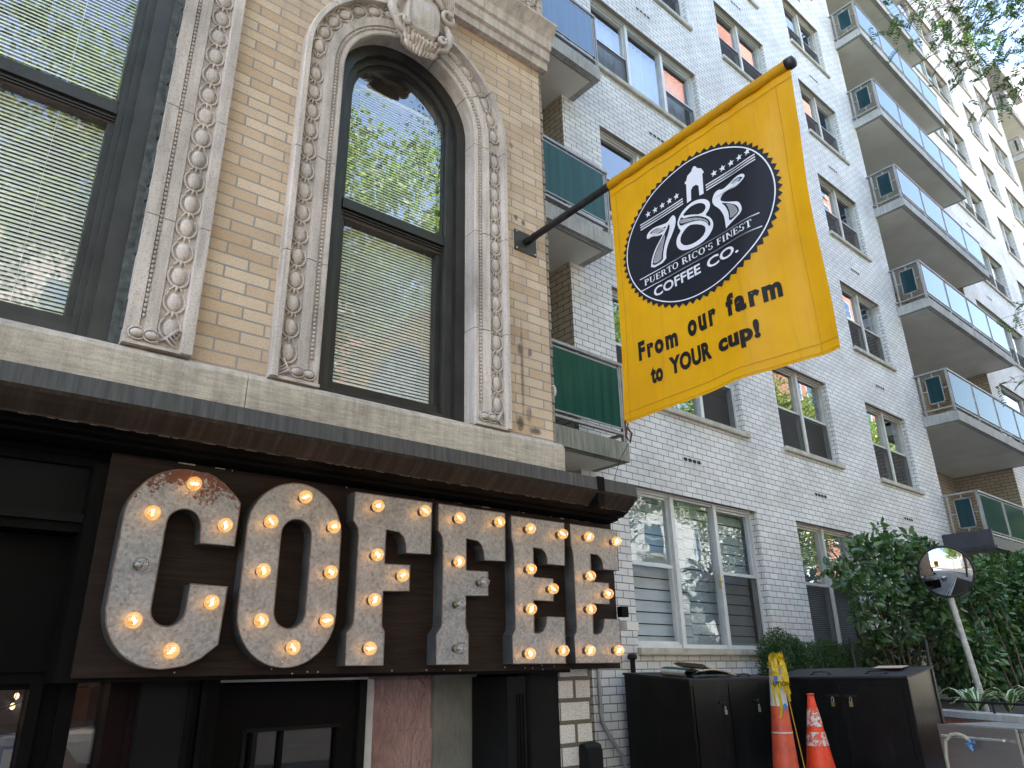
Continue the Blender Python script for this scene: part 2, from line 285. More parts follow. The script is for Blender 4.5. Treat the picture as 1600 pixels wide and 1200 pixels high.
M['collar'] = collar('scuffed_reflective_band', (0.70, 0.09, 0.04)); M['collar2'] = plain('grey_reflective_band', (0.52, 0.51, 0.48), 0.5, 0, 0.25, 12, 0.1)
M['tape'] = plain('yellow_caution_tape', (0.72, 0.50, 0.02), 0.4, 0, 0.2, 20, 0.1); M['bluetape'] = plain('blue_plastic', (0.03, 0.12, 0.36), 0.4)
M['rubber'] = plain('black_rubber', (0.008, 0.008, 0.008), 0.7)
def mirrormat():
    m, t, p = mk('mirror_face'); p.inputs['Metallic'].default_value = 1; p.inputs['Base Color'].default_value = (0.56, 0.57, 0.58, 1); p.inputs['Roughness'].default_value = 0.015; return m
M['mirror'] = mirrormat(); M['galvpole'] = plain('galvanised_post', (0.52, 0.51, 0.49), 0.5, 0.4, 0.2, 20, 0.2)
def brushed():
    m, t, p = mk('brushed_stainless'); n = noise(t, coord(t, 'Object', (1, 1, 60)), 6, 4); p.inputs['Metallic'].default_value = 0.85
    L(t, ramp(t, n, [(0.3, (0.34, 0.33, 0.31)), (0.7, (0.44, 0.42, 0.40))]), p.inputs['Base Color']); p.inputs['Roughness'].default_value = 0.42; return m
M['inox'] = brushed(); M['bar'] = plain('polished_bar', (0.75, 0.75, 0.76), 0.2, 0.9)
M['hose'] = plain('cream_hose', (0.42, 0.39, 0.29), 0.5); M['valve'] = plain('blue_valve', (0.10, 0.22, 0.42), 0.45)
M['coping'] = stonemat('white_stone_coping', (0.60, 0.58, 0.54), 0.4, 0.3); M['planter'] = M['rbrick']
M['soil'] = plain('dark_soil', (0.03, 0.022, 0.016), 1.0, 0, 0.4, 15, 0.6)
M['bark'] = plain('grey_brown_bark', (0.10, 0.075, 0.055), 0.9, 0, 0.4, 20, 0.6, 60, stretch=(1, 1, 0.25))
M['leaf_bush'] = leafmat('glossy_shrub_leaf', (0.022, 0.060, 0.024), (0.110, 0.205, 0.066), 0.18, 0.30, 0.6)
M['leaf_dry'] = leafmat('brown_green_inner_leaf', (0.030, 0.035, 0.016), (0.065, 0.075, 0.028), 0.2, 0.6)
M['leaf_yew'] = leafmat('yew_needle', (0.014, 0.045, 0.012), (0.045, 0.105, 0.022), 0.15, 0.5)
M['leaf_loc'] = leafmat('locust_leaflet', (0.035, 0.085, 0.030), (0.085, 0.16, 0.045), 0.35, 0.5)
M['leaf_tree'] = leafmat('street_tree_leaf', (0.12, 0.185, 0.045), (0.26, 0.33, 0.11), 0.4, 0.5)
M['hosta_g'] = leafmat('hosta_green', (0.05, 0.12, 0.03), (0.07, 0.16, 0.05), 0.25, 0.5); M['hosta_w'] = plain('hosta_white_edge', (0.55, 0.60, 0.40), 0.6)
M['asphalt'] = plain('asphalt', (0.05, 0.05, 0.052), 0.9, 0, 0.3, 3, 0.4, 120); M['pave'] = plain('concrete_pavement', (0.27, 0.26, 0.245), 0.9, 0, 0.2, 1.5, 0.3, 80)
M['post'] = plain('green_black_stake', (0.012, 0.022, 0.020), 0.5); M['pipe'] = plain('grey_conduit', (0.34, 0.34, 0.34), 0.5, 0.3)
M['plastic'] = plain('white_plastic', (0.55, 0.53, 0.50), 0.5, 0, 0.08, 5, 0)
M['sunwall'] = plain('sunlit_white_render', (0.78, 0.77, 0.75), 0.8, 0, 0.08, 3, 0.1)
M['warmroom'] = plain('warm_cafe_wall', (0.20, 0.075, 0.035), 0.8, 0, 0.3, 3, 0.1); M['blueposter'] = plain('blue_poster', (0.10, 0.17, 0.40), 0.6)
M['tinybulb'] = emis('string_light_bulb', (1, 0.58, 0.25), 0.9)

def screenmat():
    m, t, p = mk('insect_screen_mesh'); out = t.nodes['Material Output']; p.inputs['Base Color'].default_value = (0.028, 0.027, 0.026, 1); p.inputs['Roughness'].default_value = 0.6
    tr = N(t, 'ShaderNodeBsdfTransparent'); mx = N(t, 'ShaderNodeMixShader'); mx.inputs[0].default_value = 0.55
    L(t, tr.outputs[0], mx.inputs[1]); L(t, p.outputs[0], mx.inputs[2]); L(t, mx.outputs[0], out.inputs[0]); return m
M['screen'] = screenmat()

def add_stains(m, lst, col):        # soot marks with their own shape on the brick, in front coordinates (s, z)
    t = m.node_tree; p = t.nodes['Principled BSDF']; src = p.inputs['Base Color'].links[0].from_socket
    tc = N(t, 'ShaderNodeTexCoord'); sp = N(t, 'ShaderNodeSeparateXYZ'); L(t, tc.outputs['UV'], sp.inputs[0]); nz = noise(t, coord(t, 'UV', (1, 1, 1)), 38, 5, 0.7); tot = None
    for cx, cz, rx, rz, amt in lst:
        a = math_(t, 'DIVIDE', math_(t, 'SUBTRACT', sp.outputs[0], cx), rx); b = math_(t, 'DIVIDE', math_(t, 'SUBTRACT', sp.outputs[1], cz), rz)
        d = math_(t, 'ADD', math_(t, 'MULTIPLY', a, a), math_(t, 'MULTIPLY', b, b)); d = math_(t, 'ADD', d, math_(t, 'MULTIPLY', math_(t, 'SUBTRACT', nz, 0.5), 1.6))
        f = math_(t, 'MULTIPLY', ramp(t, d, [(0.15, 1.0), (0.95, 0.0)]), amt); tot = f if tot is None else math_(t, 'MAXIMUM', tot, f)
    L(t, mixc(t, tot, src, col), p.inputs['Base Color'])
add_stains(M['ybrick'], [(2.885, 1.80, .016, .42, .62), (2.875, 1.93, .030, .05, .8), (2.955, 1.93, .020, .035, .7), (2.86, 1.43, .035, .06, .9), (2.98, 1.40, .06, .03, .85), (2.93, 1.50, .03, .06, .5), (2.865, 2.925, .022, .028, .8), (2.93, 2.905, .022, .03, .8), (2.84, 3.52, .02, .03, .6)], (0.085, 0.07, 0.055))

def scuff(m):
    t = m.node_tree; p = t.nodes['Principled BSDF']; src = p.inputs['Base Color'].links[0].from_socket
    a = noise(t, coord(t, 'Object', (3, 3, 0.5)), 3.0, 6, 0.75); b = noise(t, coord(t, 'Object', (1, 1, 1)), 70, 3, 0.8)
    f = math_(t, 'ADD', math_(t, 'MULTIPLY', ramp(t, a, [(0.55, 0.0), (0.8, 1.0)]), 0.55), ramp(t, b, [(0.70, 0.0), (0.76, 0.8)]))
    L(t, mixc(t, f, src, (0.040, 0.036, 0.033)), p.inputs['Base Color'])
for k_ in ('boxm', 'boxtop', 'boxend'): scuff(M[k_])

# ---------------------------------------------------------------- mesh builder
ORG = {}
class MB:
    def __init__(s, F=I4): s.F = F; s.v = []; s.f = []; s.m = []; s.sm = []; s.uv = []
    def face(s, pts, mi=0, smooth=False, uvs=None):
        k = len(s.v); s.v.extend([tuple(p) for p in pts]); s.f.append(list(range(k, k + len(pts)))); s.m.append(mi); s.sm.append(smooth); s.uv.append(uvs)
    def raw(s, vs, fs, mi=0, smooth=False):
        k = len(s.v); s.v.extend([tuple(p) for p in vs])
        for f in fs: s.f.append([k + i for i in f]); s.m.append(mi); s.sm.append(smooth); s.uv.append(None)
    def box(s, x0, x1, y0, y1, z0, z1, mi=0, skip=''):
        v = [(x0, y0, z0), (x1, y0, z0), (x1, y1, z0), (x0, y1, z0), (x0, y0, z1), (x1, y0, z1), (x1, y1, z1), (x0, y1, z1)]
        s.raw(v, [(3, 2, 1, 0), (4, 5, 6, 7), (0, 1, 5, 4), (1, 2, 6, 5), (2, 3, 7, 6), (3, 0, 4, 7)], mi)
    def prism(s, poly, y0, y1, mf=0, ms=0, holes=(), back=True, plane='xz', smooth_side=False):
        # polygon in (x,z) extruded along y from y0 (back) to y1 (front)
        def P(a, y): return (a[0], y, a[1]) if plane == 'xz' else ((y, a[0], a[1]) if plane == 'yz' else (a[0], a[1], y))
        loops = [list(poly)] + [list(h) for h in holes]
        tris = tessellate_polygon([[Vector((a[0], a[1], 0)) for a in lp] for lp in loops])
        flat = [a for lp in loops for a in lp]
        s.raw([P(a, y1) for a in flat], [tuple(t) for t in tris], mf)
        if back: s.raw([P(a, y0) for a in flat], [tuple(t) for t in tris], mf)
        for lp in loops:
            n = len(lp); s.raw([P(a, y0) for a in lp] + [P(a, y1) for a in lp], [(i, (i + 1) % n, n + (i + 1) % n, n + i) for i in range(n)], ms, smooth_side)
    def tube(s, pts, r, n=8, mi=0, cap=True, closed=False, smooth=True):
        pts = [Vector(p) for p in pts]; m = len(pts); rs = r if isinstance(r, (list, tuple)) else [r] * m
        vs = []; u = None
        for i, p in enumerate(pts):
            a = pts[(i - 1) % m] if (closed or i > 0) else p; b = pts[(i + 1) % m] if (closed or i < m - 1) else p
            t = (b - a); t = t.normalized() if t.length > 1e-9 else Vector((0, 0, 1))
            if u is None: u = t.orthogonal().normalized()
            u = (u - t * u.dot(t)); u = u.normalized() if u.length > 1e-6 else t.orthogonal().normalized(); w_ = t.cross(u)
            for k in range(n):
                an = 2 * math.pi * k / n; vs.append(p + (u * math.cos(an) + w_ * math.sin(an)) * rs[i])
        fs = []
        for i in range(m if closed else m - 1):
            j = (i + 1) % m
            for k in range(n): k2 = (k + 1) % n; fs.append((i * n + k, i * n + k2, j * n + k2, j * n + k))
        s.raw(vs, fs, mi, smooth)
        if cap and not closed:
            s.face([vs[k] for k in range(n)], mi); s.face([vs[(m - 1) * n + k] for k in range(n)], mi)
    def lathe(s, prof, c, axis=2, n=24, mi=0, smooth=True):
        vs = []
        for r_, h in prof:
            for k in range(n):
                a = 2 * math.pi * k / n; q = [r_ * math.cos(a), r_ * math.sin(a)]; q.insert(axis, h); vs.append((c[0] + q[0], c[1] + q[1], c[2] + q[2]))
        fs = [(i * n + k, i * n + (k + 1) % n, (i + 1) * n + (k + 1) % n, (i + 1) * n + k) for i in range(len(prof) - 1) for k in range(n)]
        s.raw(vs, fs, mi, smooth)
    def ell(s, c, r, n=10, m=6, mi=0, rot=None, half=None):
        vs = []; fs = []
        for i in range(m + 1):
            th = math.pi * i / m
            for k in range(n):
                ph = 2 * math.pi * k / n; q = Vector((r[0] * math.sin(th) * math.cos(ph), r[1] * math.sin(th) * math.sin(ph), r[2] * math.cos(th)))
                if rot: q = rot @ q
                vs.append((c[0] + q[0], c[1] + q[1], c[2] + q[2]))
        for i in range(m):
            for k in range(n): fs.append((i * n + k, i * n + (k + 1) % n, (i + 1) * n + (k + 1) % n, (i + 1) * n + k))
        s.raw(vs, fs, mi, True)
    def sweep(s, path, prof, mi=0, mis=None, smooth=False, caps=True):
        # path: list of (point, nx) local frames: origin p, across vector a, out vector b ; prof: (r, d)
        n = len(prof); vs = []
        for p, a, b in path:
            for r_, d_ in prof: vs.append(Vector(p) + Vector(a) * r_ + Vector(b) * d_)
        for i in range(len(path) - 1):
            for k in range(n - 1):
                s.face([vs[i * n + k], vs[i * n + k + 1], vs[(i + 1) * n + k + 1], vs[(i + 1) * n + k]], mis[k] if mis else mi, smooth)
        if caps:
            s.face([vs[k] for k in range(n)], mi); s.face([vs[(len(path) - 1) * n + k] for k in range(n)], mi)
    def mesh(s, name, mats, origin=Vector((0, 0, 0))):
        me = bpy.data.meshes.new(name); F = s.F
        vv = [F @ Vector(p) - origin for p in s.v]; me.from_pydata(vv, [], s.f)
        for m_ in (mats if isinstance(mats, (list, tuple)) else [mats]): me.materials.append(m_)
        me.polygons.foreach_set('material_index', s.m); me.polygons.foreach_set('use_smooth', s.sm)
        uvl = me.uv_layers.new(name='UVMap'); buf = np.zeros(len(me.loops) * 2, dtype=np.float32); li = 0
        for fi, f in enumerate(s.f):
            if s.uv[fi] is not None:
                for q in s.uv[fi]: buf[li * 2] = q[0]; buf[li * 2 + 1] = q[1]; li += 1
                continue
            a, b, c = Vector(s.v[f[0]]), Vector(s.v[f[1]]), Vector(s.v[f[2]]); n = (b - a).cross(c - a)
            if len(f) > 3 and n.length < 1e-9: n = (c - a).cross(Vector(s.v[f[3]]) - a)
            ax = max(range(3), key=lambda i: abs(n[i]))
            i0, i1 = ((1, 2), (0, 2), (0, 1))[ax]
            for i in f: buf[li * 2] = s.v[i][i0]; buf[li * 2 + 1] = s.v[i][i1]; li += 1
        uvl.data.foreach_set('uv', buf); me.update(); return me
    def build(s, name, mats, parent=None, loc=None):
        o_ = ORG[parent.name] if parent else (Vector(loc) if loc is not None else Vector((0, 0, 0)))
        me = s.mesh(name, mats, o_); o = bpy.data.objects.new(name, me); C.objects.link(o); ORG[o.name] = o_.copy()
        if parent: o.parent = parent
        else: o.location = o_
        return o
def tag(o, label=None, cat=None, group=None, kind=None):
    if label: o['label'] = label
    if cat: o['category'] = cat
    if group: o['group'] = group
    if kind: o['kind'] = kind
    return o
def empty(name, loc, label, cat, group=None):
    o = bpy.data.objects.new(name, None); C.objects.link(o); o.location = loc; ORG[o.name] = Vector(loc); o.empty_display_size = 0.2
    return tag(o, label, cat, group)
def inst(me, name, parent, wloc, rot=None):
    o = bpy.data.objects.new(name, me); C.objects.link(o); o.parent = parent; o.location = Vector(wloc) - ORG[parent.name]; ORG[o.name] = Vector(wloc)
    if rot is not None: o.rotation_euler = rot
    return o
def arr_mesh(name, V, Fq, mat, loops=4, mats=None, mi=None):
    me = bpy.data.meshes.new(name); nv = len(V); nf = len(Fq)
    me.vertices.add(nv); me.vertices.foreach_set('co', np.asarray(V, dtype=np.float32).ravel())
    me.loops.add(nf * loops); me.loops.foreach_set('vertex_index', np.asarray(Fq, dtype=np.int32).ravel())
    me.polygons.add(nf); me.polygons.foreach_set('loop_start', np.arange(0, nf * loops, loops, dtype=np.int32))
    try: me.polygons.foreach_set('loop_total', np.full(nf, loops, dtype=np.int32))
    except Exception: pass
    me.materials.append(mat)
    if mats:
        for x in mats: me.materials.append(x)
    if mi is not None: me.polygons.foreach_set('material_index', np.asarray(mi, dtype=np.int32))
    me.update(calc_edges=True); me.validate(); return me
def leaf_mesh(name, P, D, S, W, mat, fold=0.25, seed=1, nup=None):
    g = np.random.default_rng(seed); n = len(P); D = D / (np.linalg.norm(D, axis=1, keepdims=True) + 1e-9)
    r = g.normal(size=(n, 3)) if nup is None else nup + g.normal(size=(n, 3)) * 0.5
    B = np.cross(D, r); B /= (np.linalg.norm(B, axis=1, keepdims=True) + 1e-9); U = np.cross(B, D)
    S = S[:, None]; Wd = (S * W)
    def pt(a, b, c): return P + D * S * a + B * Wd * b + U * Wd * c
    V = np.stack([pt(0, 0, 0), pt(.3, .5, fold), pt(.7, .42, fold), pt(1, 0, 0), pt(.7, -.42, fold), pt(.3, -.5, fold)], 1).reshape(-1, 3)
    k = np.arange(n)[:, None] * 6; Fq = np.concatenate([k + np.array([[0, 1, 2, 3]]), k + np.array([[0, 3, 4, 5]])], 1).reshape(-1, 4)
    return arr_mesh(name, V, Fq, mat)
def meobj(me, name, parent=None, wloc=(0, 0, 0)):
    o = bpy.data.objects.new(name, me); C.objects.link(o)
    if parent: o.parent = parent; o.location = Vector(wloc) - ORG[parent.name]
    else: o.location = wloc
    ORG[o.name] = Vector(wloc); return o
def arc(cx, cz, r_, a0, a1, n, rz=None):
    rz = rz or r_
    return [(cx + r_ * math.cos(R(a0 + (a1 - a0) * i / n)), cz + rz * math.sin(R(a0 + (a1 - a0) * i / n))) for i in range(n + 1)]

# ---------------------------------------------------------------- ground, road, areaway
def ring(m, x0, x1, y0, y1, hx0, hx1, hy0, hy1, z, mi=0):
    for a, b, c, d in ((x0, x1, y0, hy0), (x0, x1, hy1, y1), (x0, hx0, hy0, hy1), (hx1, x1, hy0, hy1)):
        m.face([(a, c, z), (b, c, z), (b, d, z), (a, d, z)], mi)
HX0, HX1, HY0, HY1 = -5.0, 2.9, 2.2, 3.6
m = MB(); ring(m, -900, 900, -900, 900, HX0, HX1, HY0, HY1, G - 0.13); tag(m.build('ground', M['asphalt']), kind='structure')
m = MB(); ring(m, -60, 90, -2.8, 5.6, HX0, HX1, HY0, HY1, G); m.box(-60, 90, -2.8, -2.62, G - 0.14, G + 0.004)
tag(m.build('pavement', M['pave']), kind='structure')
m = MB(); m.face([(-60, -15.2, G - .12), (90, -15.2, G - .12), (90, -11.5, G - .12), (-60, -11.5, G - .12)]); m.box(-60, 90, -11.5, -11.35, G - 0.14, G + 0.004)
m.face([(-60, -18, G), (90, -18, G), (90, -11.5, G), (-60, -11.5, G)]); tag(m.build('far_pavement', M['pave']), kind='structure')
m = MB(); z0 = -2.3
m.face([(HX0, HY0, z0), (HX1, HY0, z0), (HX1, HY1, z0), (HX0, HY1, z0)])
m.face([(HX0, HY0, z0), (HX1, HY0, z0), (HX1, HY0, G), (HX0, HY0, G)]); m.face([(HX0, HY0, z0), (HX0, HY1, z0), (HX0, HY1, G), (HX0, HY0, G)]); m.face([(HX1, HY0, z0), (HX1, HY1, z0), (HX1, HY1, G), (HX1, HY0, G)])
tag(m.build('areaway', M['pave']), kind='structure')

# ---------------------------------------------------------------- the cafe house (yellow brick, carved stone, dark shopfront)
cafe = empty('brick_rowhouse', BW(0, 0, G), 'yellow brick house with carved stone window surrounds above a black shopfront', 'building')
AC, AZ = 2.005, 3.42          # arch centre
hole = [(AC - .60, 1.31)] + [(AC - .60, AZ)] + arc(AC, AZ, .60, 180, 0, 28)[1:-1] + [(AC + .60, AZ), (AC + .60, 1.31)]
m = MB(FB)
m.prism([(0.63, 1.30), (3.13, 1.30), (3.13, 4.40), (0.63, 4.40)], -0.12, 0, 0, 0, [hole], back=False)
m.box(-1.95, 3.13, -0.12, 0, 4.40, 12.5); m.box(-8, -1.95, -0.12, 0, 1.10, 12.5)
m.box(3.00, 3.13, -9, -0.12, G, 12.5); m.box(-8, 3.0, -9.0, -8.9, G, 12.5); m.box(-8, -7.9, -8.9, -0.12, G, 12.5)
m.build('brick_wall', [M['ybrick']], cafe)
m = MB(FB); m.face([(-8, 0, 12.5), (3.13, 0, 12.5), (3.13, -9, 12.5), (-8, -9, 12.5)]); m.build('roof', M['roofm'], cafe)
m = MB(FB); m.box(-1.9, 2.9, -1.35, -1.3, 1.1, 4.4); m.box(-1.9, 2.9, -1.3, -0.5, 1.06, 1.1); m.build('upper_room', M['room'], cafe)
# rough quoin edge down the corner
m = MB(FB); z = 1.36; k = 0
while z < 4.3:
    h = 0.060; j = rnd.uniform(-.004, .006); m.box(3.128, 3.150 + j, -0.10, 0.004 + rnd.uniform(-.004, .003), z, z + h - rnd.uniform(.004, .01)); z += .0655
m.build('corner_edge', [stonemat('rough_corner_mortar', (0.30, 0.25, 0.20))], cafe)
# limestone course
m = MB(FB); prof = [(1.10, 0), (1.10, .055), (1.305, .06), (1.325, .052), (1.345, .02), (1.35, -.15)]
for a, b in ((-8, -.9), (-.896, 1.16), (1.164, 3.165)):
    m.sweep([((a, 0, 0), (0, 0, 1), (0, 1, 0)), ((b, 0, 0), (0, 0, 1), (0, 1, 0))], prof)
m.build('stone_course', M['lime'], cafe)
# carved ornament helper: egg and dart along a run; f(t) -> (pos(r), across, along)
def egg(m, c, al, ac, sc_=1.0):
    al = Vector(al); ac = Vector(ac); out = Vector((0, 1, 0)); Rm = Matrix((ac, out, al)).transposed(); c = Vector(c)
    m.ell(c + out * .006, (.031 * sc_, .017, .046 * sc_), 14, 8, 0, Rm)
    pts = [c + ac * (.0475 * sc_ * math.sin(a)) + al * (-.056 * sc_ * math.cos(a)) + out * .007 for a in [R(x) for x in range(-145, 146, 24)]]
    m.tube(pts, [.003 * sc_] + [.0068 * sc_] * (len(pts) - 2) + [.0035 * sc_], 6)
    p2 = [c + ac * (.060 * sc_ * math.sin(a)) + al * (-.066 * sc_ * math.cos(a)) - out * .002 for a in [R(x) for x in range(-90, 91, 30)]]
    m.tube(p2, .0045 * sc_, 5)
def dart(m, c, al, ac):
    al = Vector(al); ac = Vector(ac); out = Vector((0, 1, 0)); c = Vector(c)
    for q, rr in ((0, .007), (-.020, .005), (.020, .005)): m.tube([c + ac * q * 1.6 + al * -.018 + out * .002, c + ac * q + al * .0 + out * .012, c + ac * q * 0.4 + al * .022 + out * .006], [rr * .5, rr, rr * .6], 5)
# pilaster strip to the right of the big window
m = MB(FB); X0 = .617
pp = [(0, -.13), (0, .045), (.055, .045), (.060, .030), (.072, .030), (.078, .038), (.128, .038), (.134, .024), (.232, .024), (.238, .060), (.285, .060), (.285, -.05)]
for a, b in ((1.355, 2.005), (2.009, 2.64), (2.644, 3.55), (3.554, 4.35), (4.354, 5.6)):
    m.sweep([((X0, 0, a), (1, 0, 0), (0, 1, 0)), ((X0, 0, b), (1, 0, 0), (0, 1, 0))], pp)
z = 1.47
while z < 5.5:
    egg(m, (X0 + .183, .022, z), (0, 0, 1), (1, 0, 0)); dart(m, (X0 + .183, .022, z + .066), (0, 0, 1), (1, 0, 0)); z += .1325
z = 1.50
while z < 5.5: m.ell((X0 + .066, .036, z), (.0085, .009, .0105), 6, 5); z += .0245
m.box(X0 - .002, X0 + .288, -.05, .052, 1.352, 1.366)
for s_ in (.05, .11): egg(m, (X0 + s_, .044, 1.405), (1, 0, 0), (0, 0, 1), .62)
for k in range(5): m.tube([(X0 + .15, .03, 1.40), (X0 + .17 + .012 * k, .045, 1.41 + .014 * k), (X0 + .21 + .006 * k, .034, 1.38 + .02 * k)], [.004, .009, .003], 5)
m.build('window_pilaster', [M['terra']], cafe)
# arched surround: profile r is measured from the arch axis
prof = [(.485, -.17), (.485, .030), (.492, .036), (.512, .036), (.516, .024), (.546, .024), (.550, .036), (.600, .042), (.606, .018), (.702, .018), (.708, .066), (.735, .066), (.742, .058), (.742, -.02)]
def apath(t):      # t in metres along the left jamb, arch and right jamb (at the axis r = 0 for the arch)
    pass
def seg_left(a, b): return [((AC, 0, a), (-1, 0, 0), (0, 1, 0)), ((AC, 0, b), (-1, 0, 0), (0, 1, 0))]
def seg_right(a, b): return [((AC, 0, a), (1, 0, 0), (0, 1, 0)), ((AC, 0, b), (1, 0, 0), (0, 1, 0))]
def seg_arc(a0, a1):
    n = max(2, int(abs(a1 - a0) / 4)); return [((AC, 0, AZ), (math.cos(R(a0 + (a1 - a0) * i / n)), 0, math.sin(R(a0 + (a1 - a0) * i / n))), (0, 1, 0)) for i in range(n + 1)]
m = MB(FB)
for a, b in ((1.35, 2.045), (2.05, 2.70), (2.705, AZ)): m.sweep(seg_left(a, b), prof)
for a, b in ((1.35, 1.965), (1.97, 2.655), (2.66, AZ - .08)): m.sweep(seg_right(a, b), prof)
m.sweep([((AC, 0, AZ - .075), (1, 0, 0), (0, 1, 0))] + seg_arc(0, 33), prof)
for a, b in ((33.5, 70), (70.5, 109.5), (110, 143), (143.5, 180)): m.sweep(seg_arc(a, b), prof)
for sx in (-1, 1):
    z = 1.50
    while z < AZ - .02:
        egg(m, (AC + sx * .655, .018, z), (0, 0, 1), (sx, 0, 0)); dart(m, (AC + sx * .655, .018, z + .068), (0, 0, 1), (sx, 0, 0)); z += .1365
    z = 1.50
    while z < AZ: m.ell((AC + sx * .531, .030, z), (.0085, .009, .0098), 6, 5); z += .0235
    m.box(AC + sx * .485 if sx > 0 else AC - .744, AC + .744 if sx > 0 else AC - .485, -.02, .05, 1.346, 1.362)
    for q in (.545, .605): egg(m, (AC + sx * q, .040, 1.40), (sx, 0, 0), (0, 0, 1), .62)
    for k in range(5): m.tube([(AC + sx * .63, .03, 1.39), (AC + sx * (.65 + .008 * k), .042, 1.40 + .014 * k), (AC + sx * (.695 - .004 * k), .032, 1.37 + .02 * k)], [.004, .009, .003], 5)
na = 15
for k in range(na + 1):
    a = R(6 + 168 * k / na); e = (math.cos(a), 0, math.sin(a)); t_ = (-math.sin(a), 0, math.cos(a))
    if 74 < math.degrees(a) < 106: continue
    c = (AC + .655 * e[0], .018, AZ + .655 * e[2]); egg(m, c, t_, e)
    a2 = a + R(168 / na / 2); e2 = (math.cos(a2), 0, math.sin(a2)); dart(m, (AC + .655 * e2[0], .018, AZ + .655 * e2[2]), (-math.sin(a2), 0, math.cos(a2)), e2)
for k in range(70):
    a = R(1 + 178 * k / 69)
    if 74 < math.degrees(a) < 106: continue
    m.ell((AC + .531 * math.cos(a), .030, AZ + .531 * math.sin(a)), (.009, .009, .009), 6, 5)
m.build('arched_surround', [M['terra']], cafe)
# cartouche keystone
m = MB(FB); CX, CZ = AC, 4.09
sh = []
for k in range(40):
    a = 2 * math.pi * k / 40; c_, s_ = math.cos(a), math.sin(a); rr = 1 + .10 * math.cos(2 * a) - .10 * math.cos(4 * a)
    sh.append((CX + .125 * rr * c_, CZ + .175 * rr * s_ - (.02 if s_ < 0 else 0)))
rings = [(1.25, .03), (1.12, .075), (1.0, .115), (.93, .145), (.86, .135), (.62, .150), (.3, .160), (0.02, .163)]
vs = [(CX + (x - CX) * q, d_, CZ + (zz - CZ) * q) for q, d_ in rings for x, zz in sh]
m.raw(vs, [(i * 40 + k, i * 40 + (k + 1) % 40, (i + 1) * 40 + (k + 1) % 40, (i + 1) * 40 + k) for i in range(len(rings) - 1) for k in range(40)], 0, True)
def spiral(cx, cz, r0, a0, turns, sgn, d0, d1, th):
    n = int(turns * 18); pts = []; rs = []
    for i in range(n + 1):
        q = i / n; a = R(a0) + sgn * turns * 2 * math.pi * q; rr = r0 * (1 - .88 * q)
        pts.append((cx + rr * math.cos(a), d0 + (d1 - d0) * q, cz + rr * math.sin(a))); rs.append(th * (1 - .55 * q))
    m.tube(pts, rs, 7)
for sx in (-1, 1):
    spiral(CX + sx * .185, CZ + .10, .062, 90 if sx > 0 else 90, 1.6, -sx, .10, .17, .024)
    spiral(CX + sx * .150, CZ - .155, .055, 250 if sx > 0 else 290, 1.5, sx, .11, .17, .022)
    spiral(CX + sx * .14, CZ + .30, .06, 270, 1.4, sx, .10, .16, .024)
    m.tube([(CX + sx * .19, .10, CZ + .04), (CX + sx * .225, .10, CZ - .04), (CX + sx * .205, .115, CZ - .12), (CX + sx * .16, .11, CZ - .20)], [.02, .032, .03, .016], 7)
    m.tube([(CX + sx * .06, .10, CZ + .24), (CX + sx * .12, .12, CZ + .21), (CX + sx * .17, .11, CZ + .17)], [.015, .028, .015], 7)
    for k in range(7):
        m.tube([(CX + sx * (.07 + .012 * k), .12, CZ + .20 + .012 * k), (CX + sx * (.12 + .016 * k), .16, CZ + .23 + .004 * k), (CX + sx * (.15 + .014 * k), .13, CZ + .19 - .008 * k)], [.006, .014, .004], 5)
for k in range(-3, 4):
    m.tube([(CX + .018 * k, .11, CZ - .19), (CX + .028 * k, .14, CZ - .245), (CX + .018 * k, .10, CZ - .30 + abs(k) * .012)], [.012, .020, .007], 6)
    m.tube([(CX + .02 * k, .10, CZ + .18), (CX + .035 * k, .15, CZ + .27), (CX + .045 * k, .12, CZ + .34 - abs(k) * .015)], [.010, .020, .008], 6)
m.ell((CX, .02, CZ + .0), (.185, .075, .25), 20, 12)
for k in range(-4, 5):
    for q in range(3):
        zz = CZ - .17 - .045 * q + .006 * abs(k); m.tube([(CX + .030 * k * (1 - .12 * q), .075, zz), (CX + .036 * k * (1 - .12 * q), .125 - .012 * q, zz - .035), (CX + .030 * k * (1 - .15 * q), .085, zz - .062)], [.010, .019, .006], 6)
m.build('keystone_cartouche', [M['terra']], cafe)
# upper cornice and carved frieze
m = MB(FB); prof = [(4.365, 0), (4.365, .055), (4.43, .06), (4.44, .085), (4.52, .09), (4.53, .11), (4.60, .125), (4.66, .165), (4.70, .195), (4.72, .195), (4.735, .16), (4.76, .06), (4.76, -.1)]
for a, b in ((.905, 1.7), (1.704, 2.52), (2.524, 3.175)): m.sweep([((a, 0, 0), (0, 0, 1), (0, 1, 0)), ((b, 0, 0), (0, 0, 1), (0, 1, 0))], prof)
m.build('stone_cornice', M['terra'], cafe)
m = MB(FB); m.box(.905, 3.15, -.05, .03, 4.76, 5.6)
for k in range(260):
    s_, z_ = rnd.uniform(2.2, 3.10), rnd.uniform(4.80, 5.5); a = rnd.uniform(0, 6.28); l_ = rnd.uniform(.03, .07)
    m.tube([(s_, .03, z_), (s_ + l_ * math.cos(a), .06, z_ + l_ * math.sin(a)), (s_ + l_ * 1.6 * math.cos(a + .7), .035, z_ + l_ * 1.6 * math.sin(a + .7))], [.008, .017, .006], 5)
m.box(3.10, 3.15, .03, .06, 4.76, 5.6); m.build('carved_frieze', M['terra'], cafe)

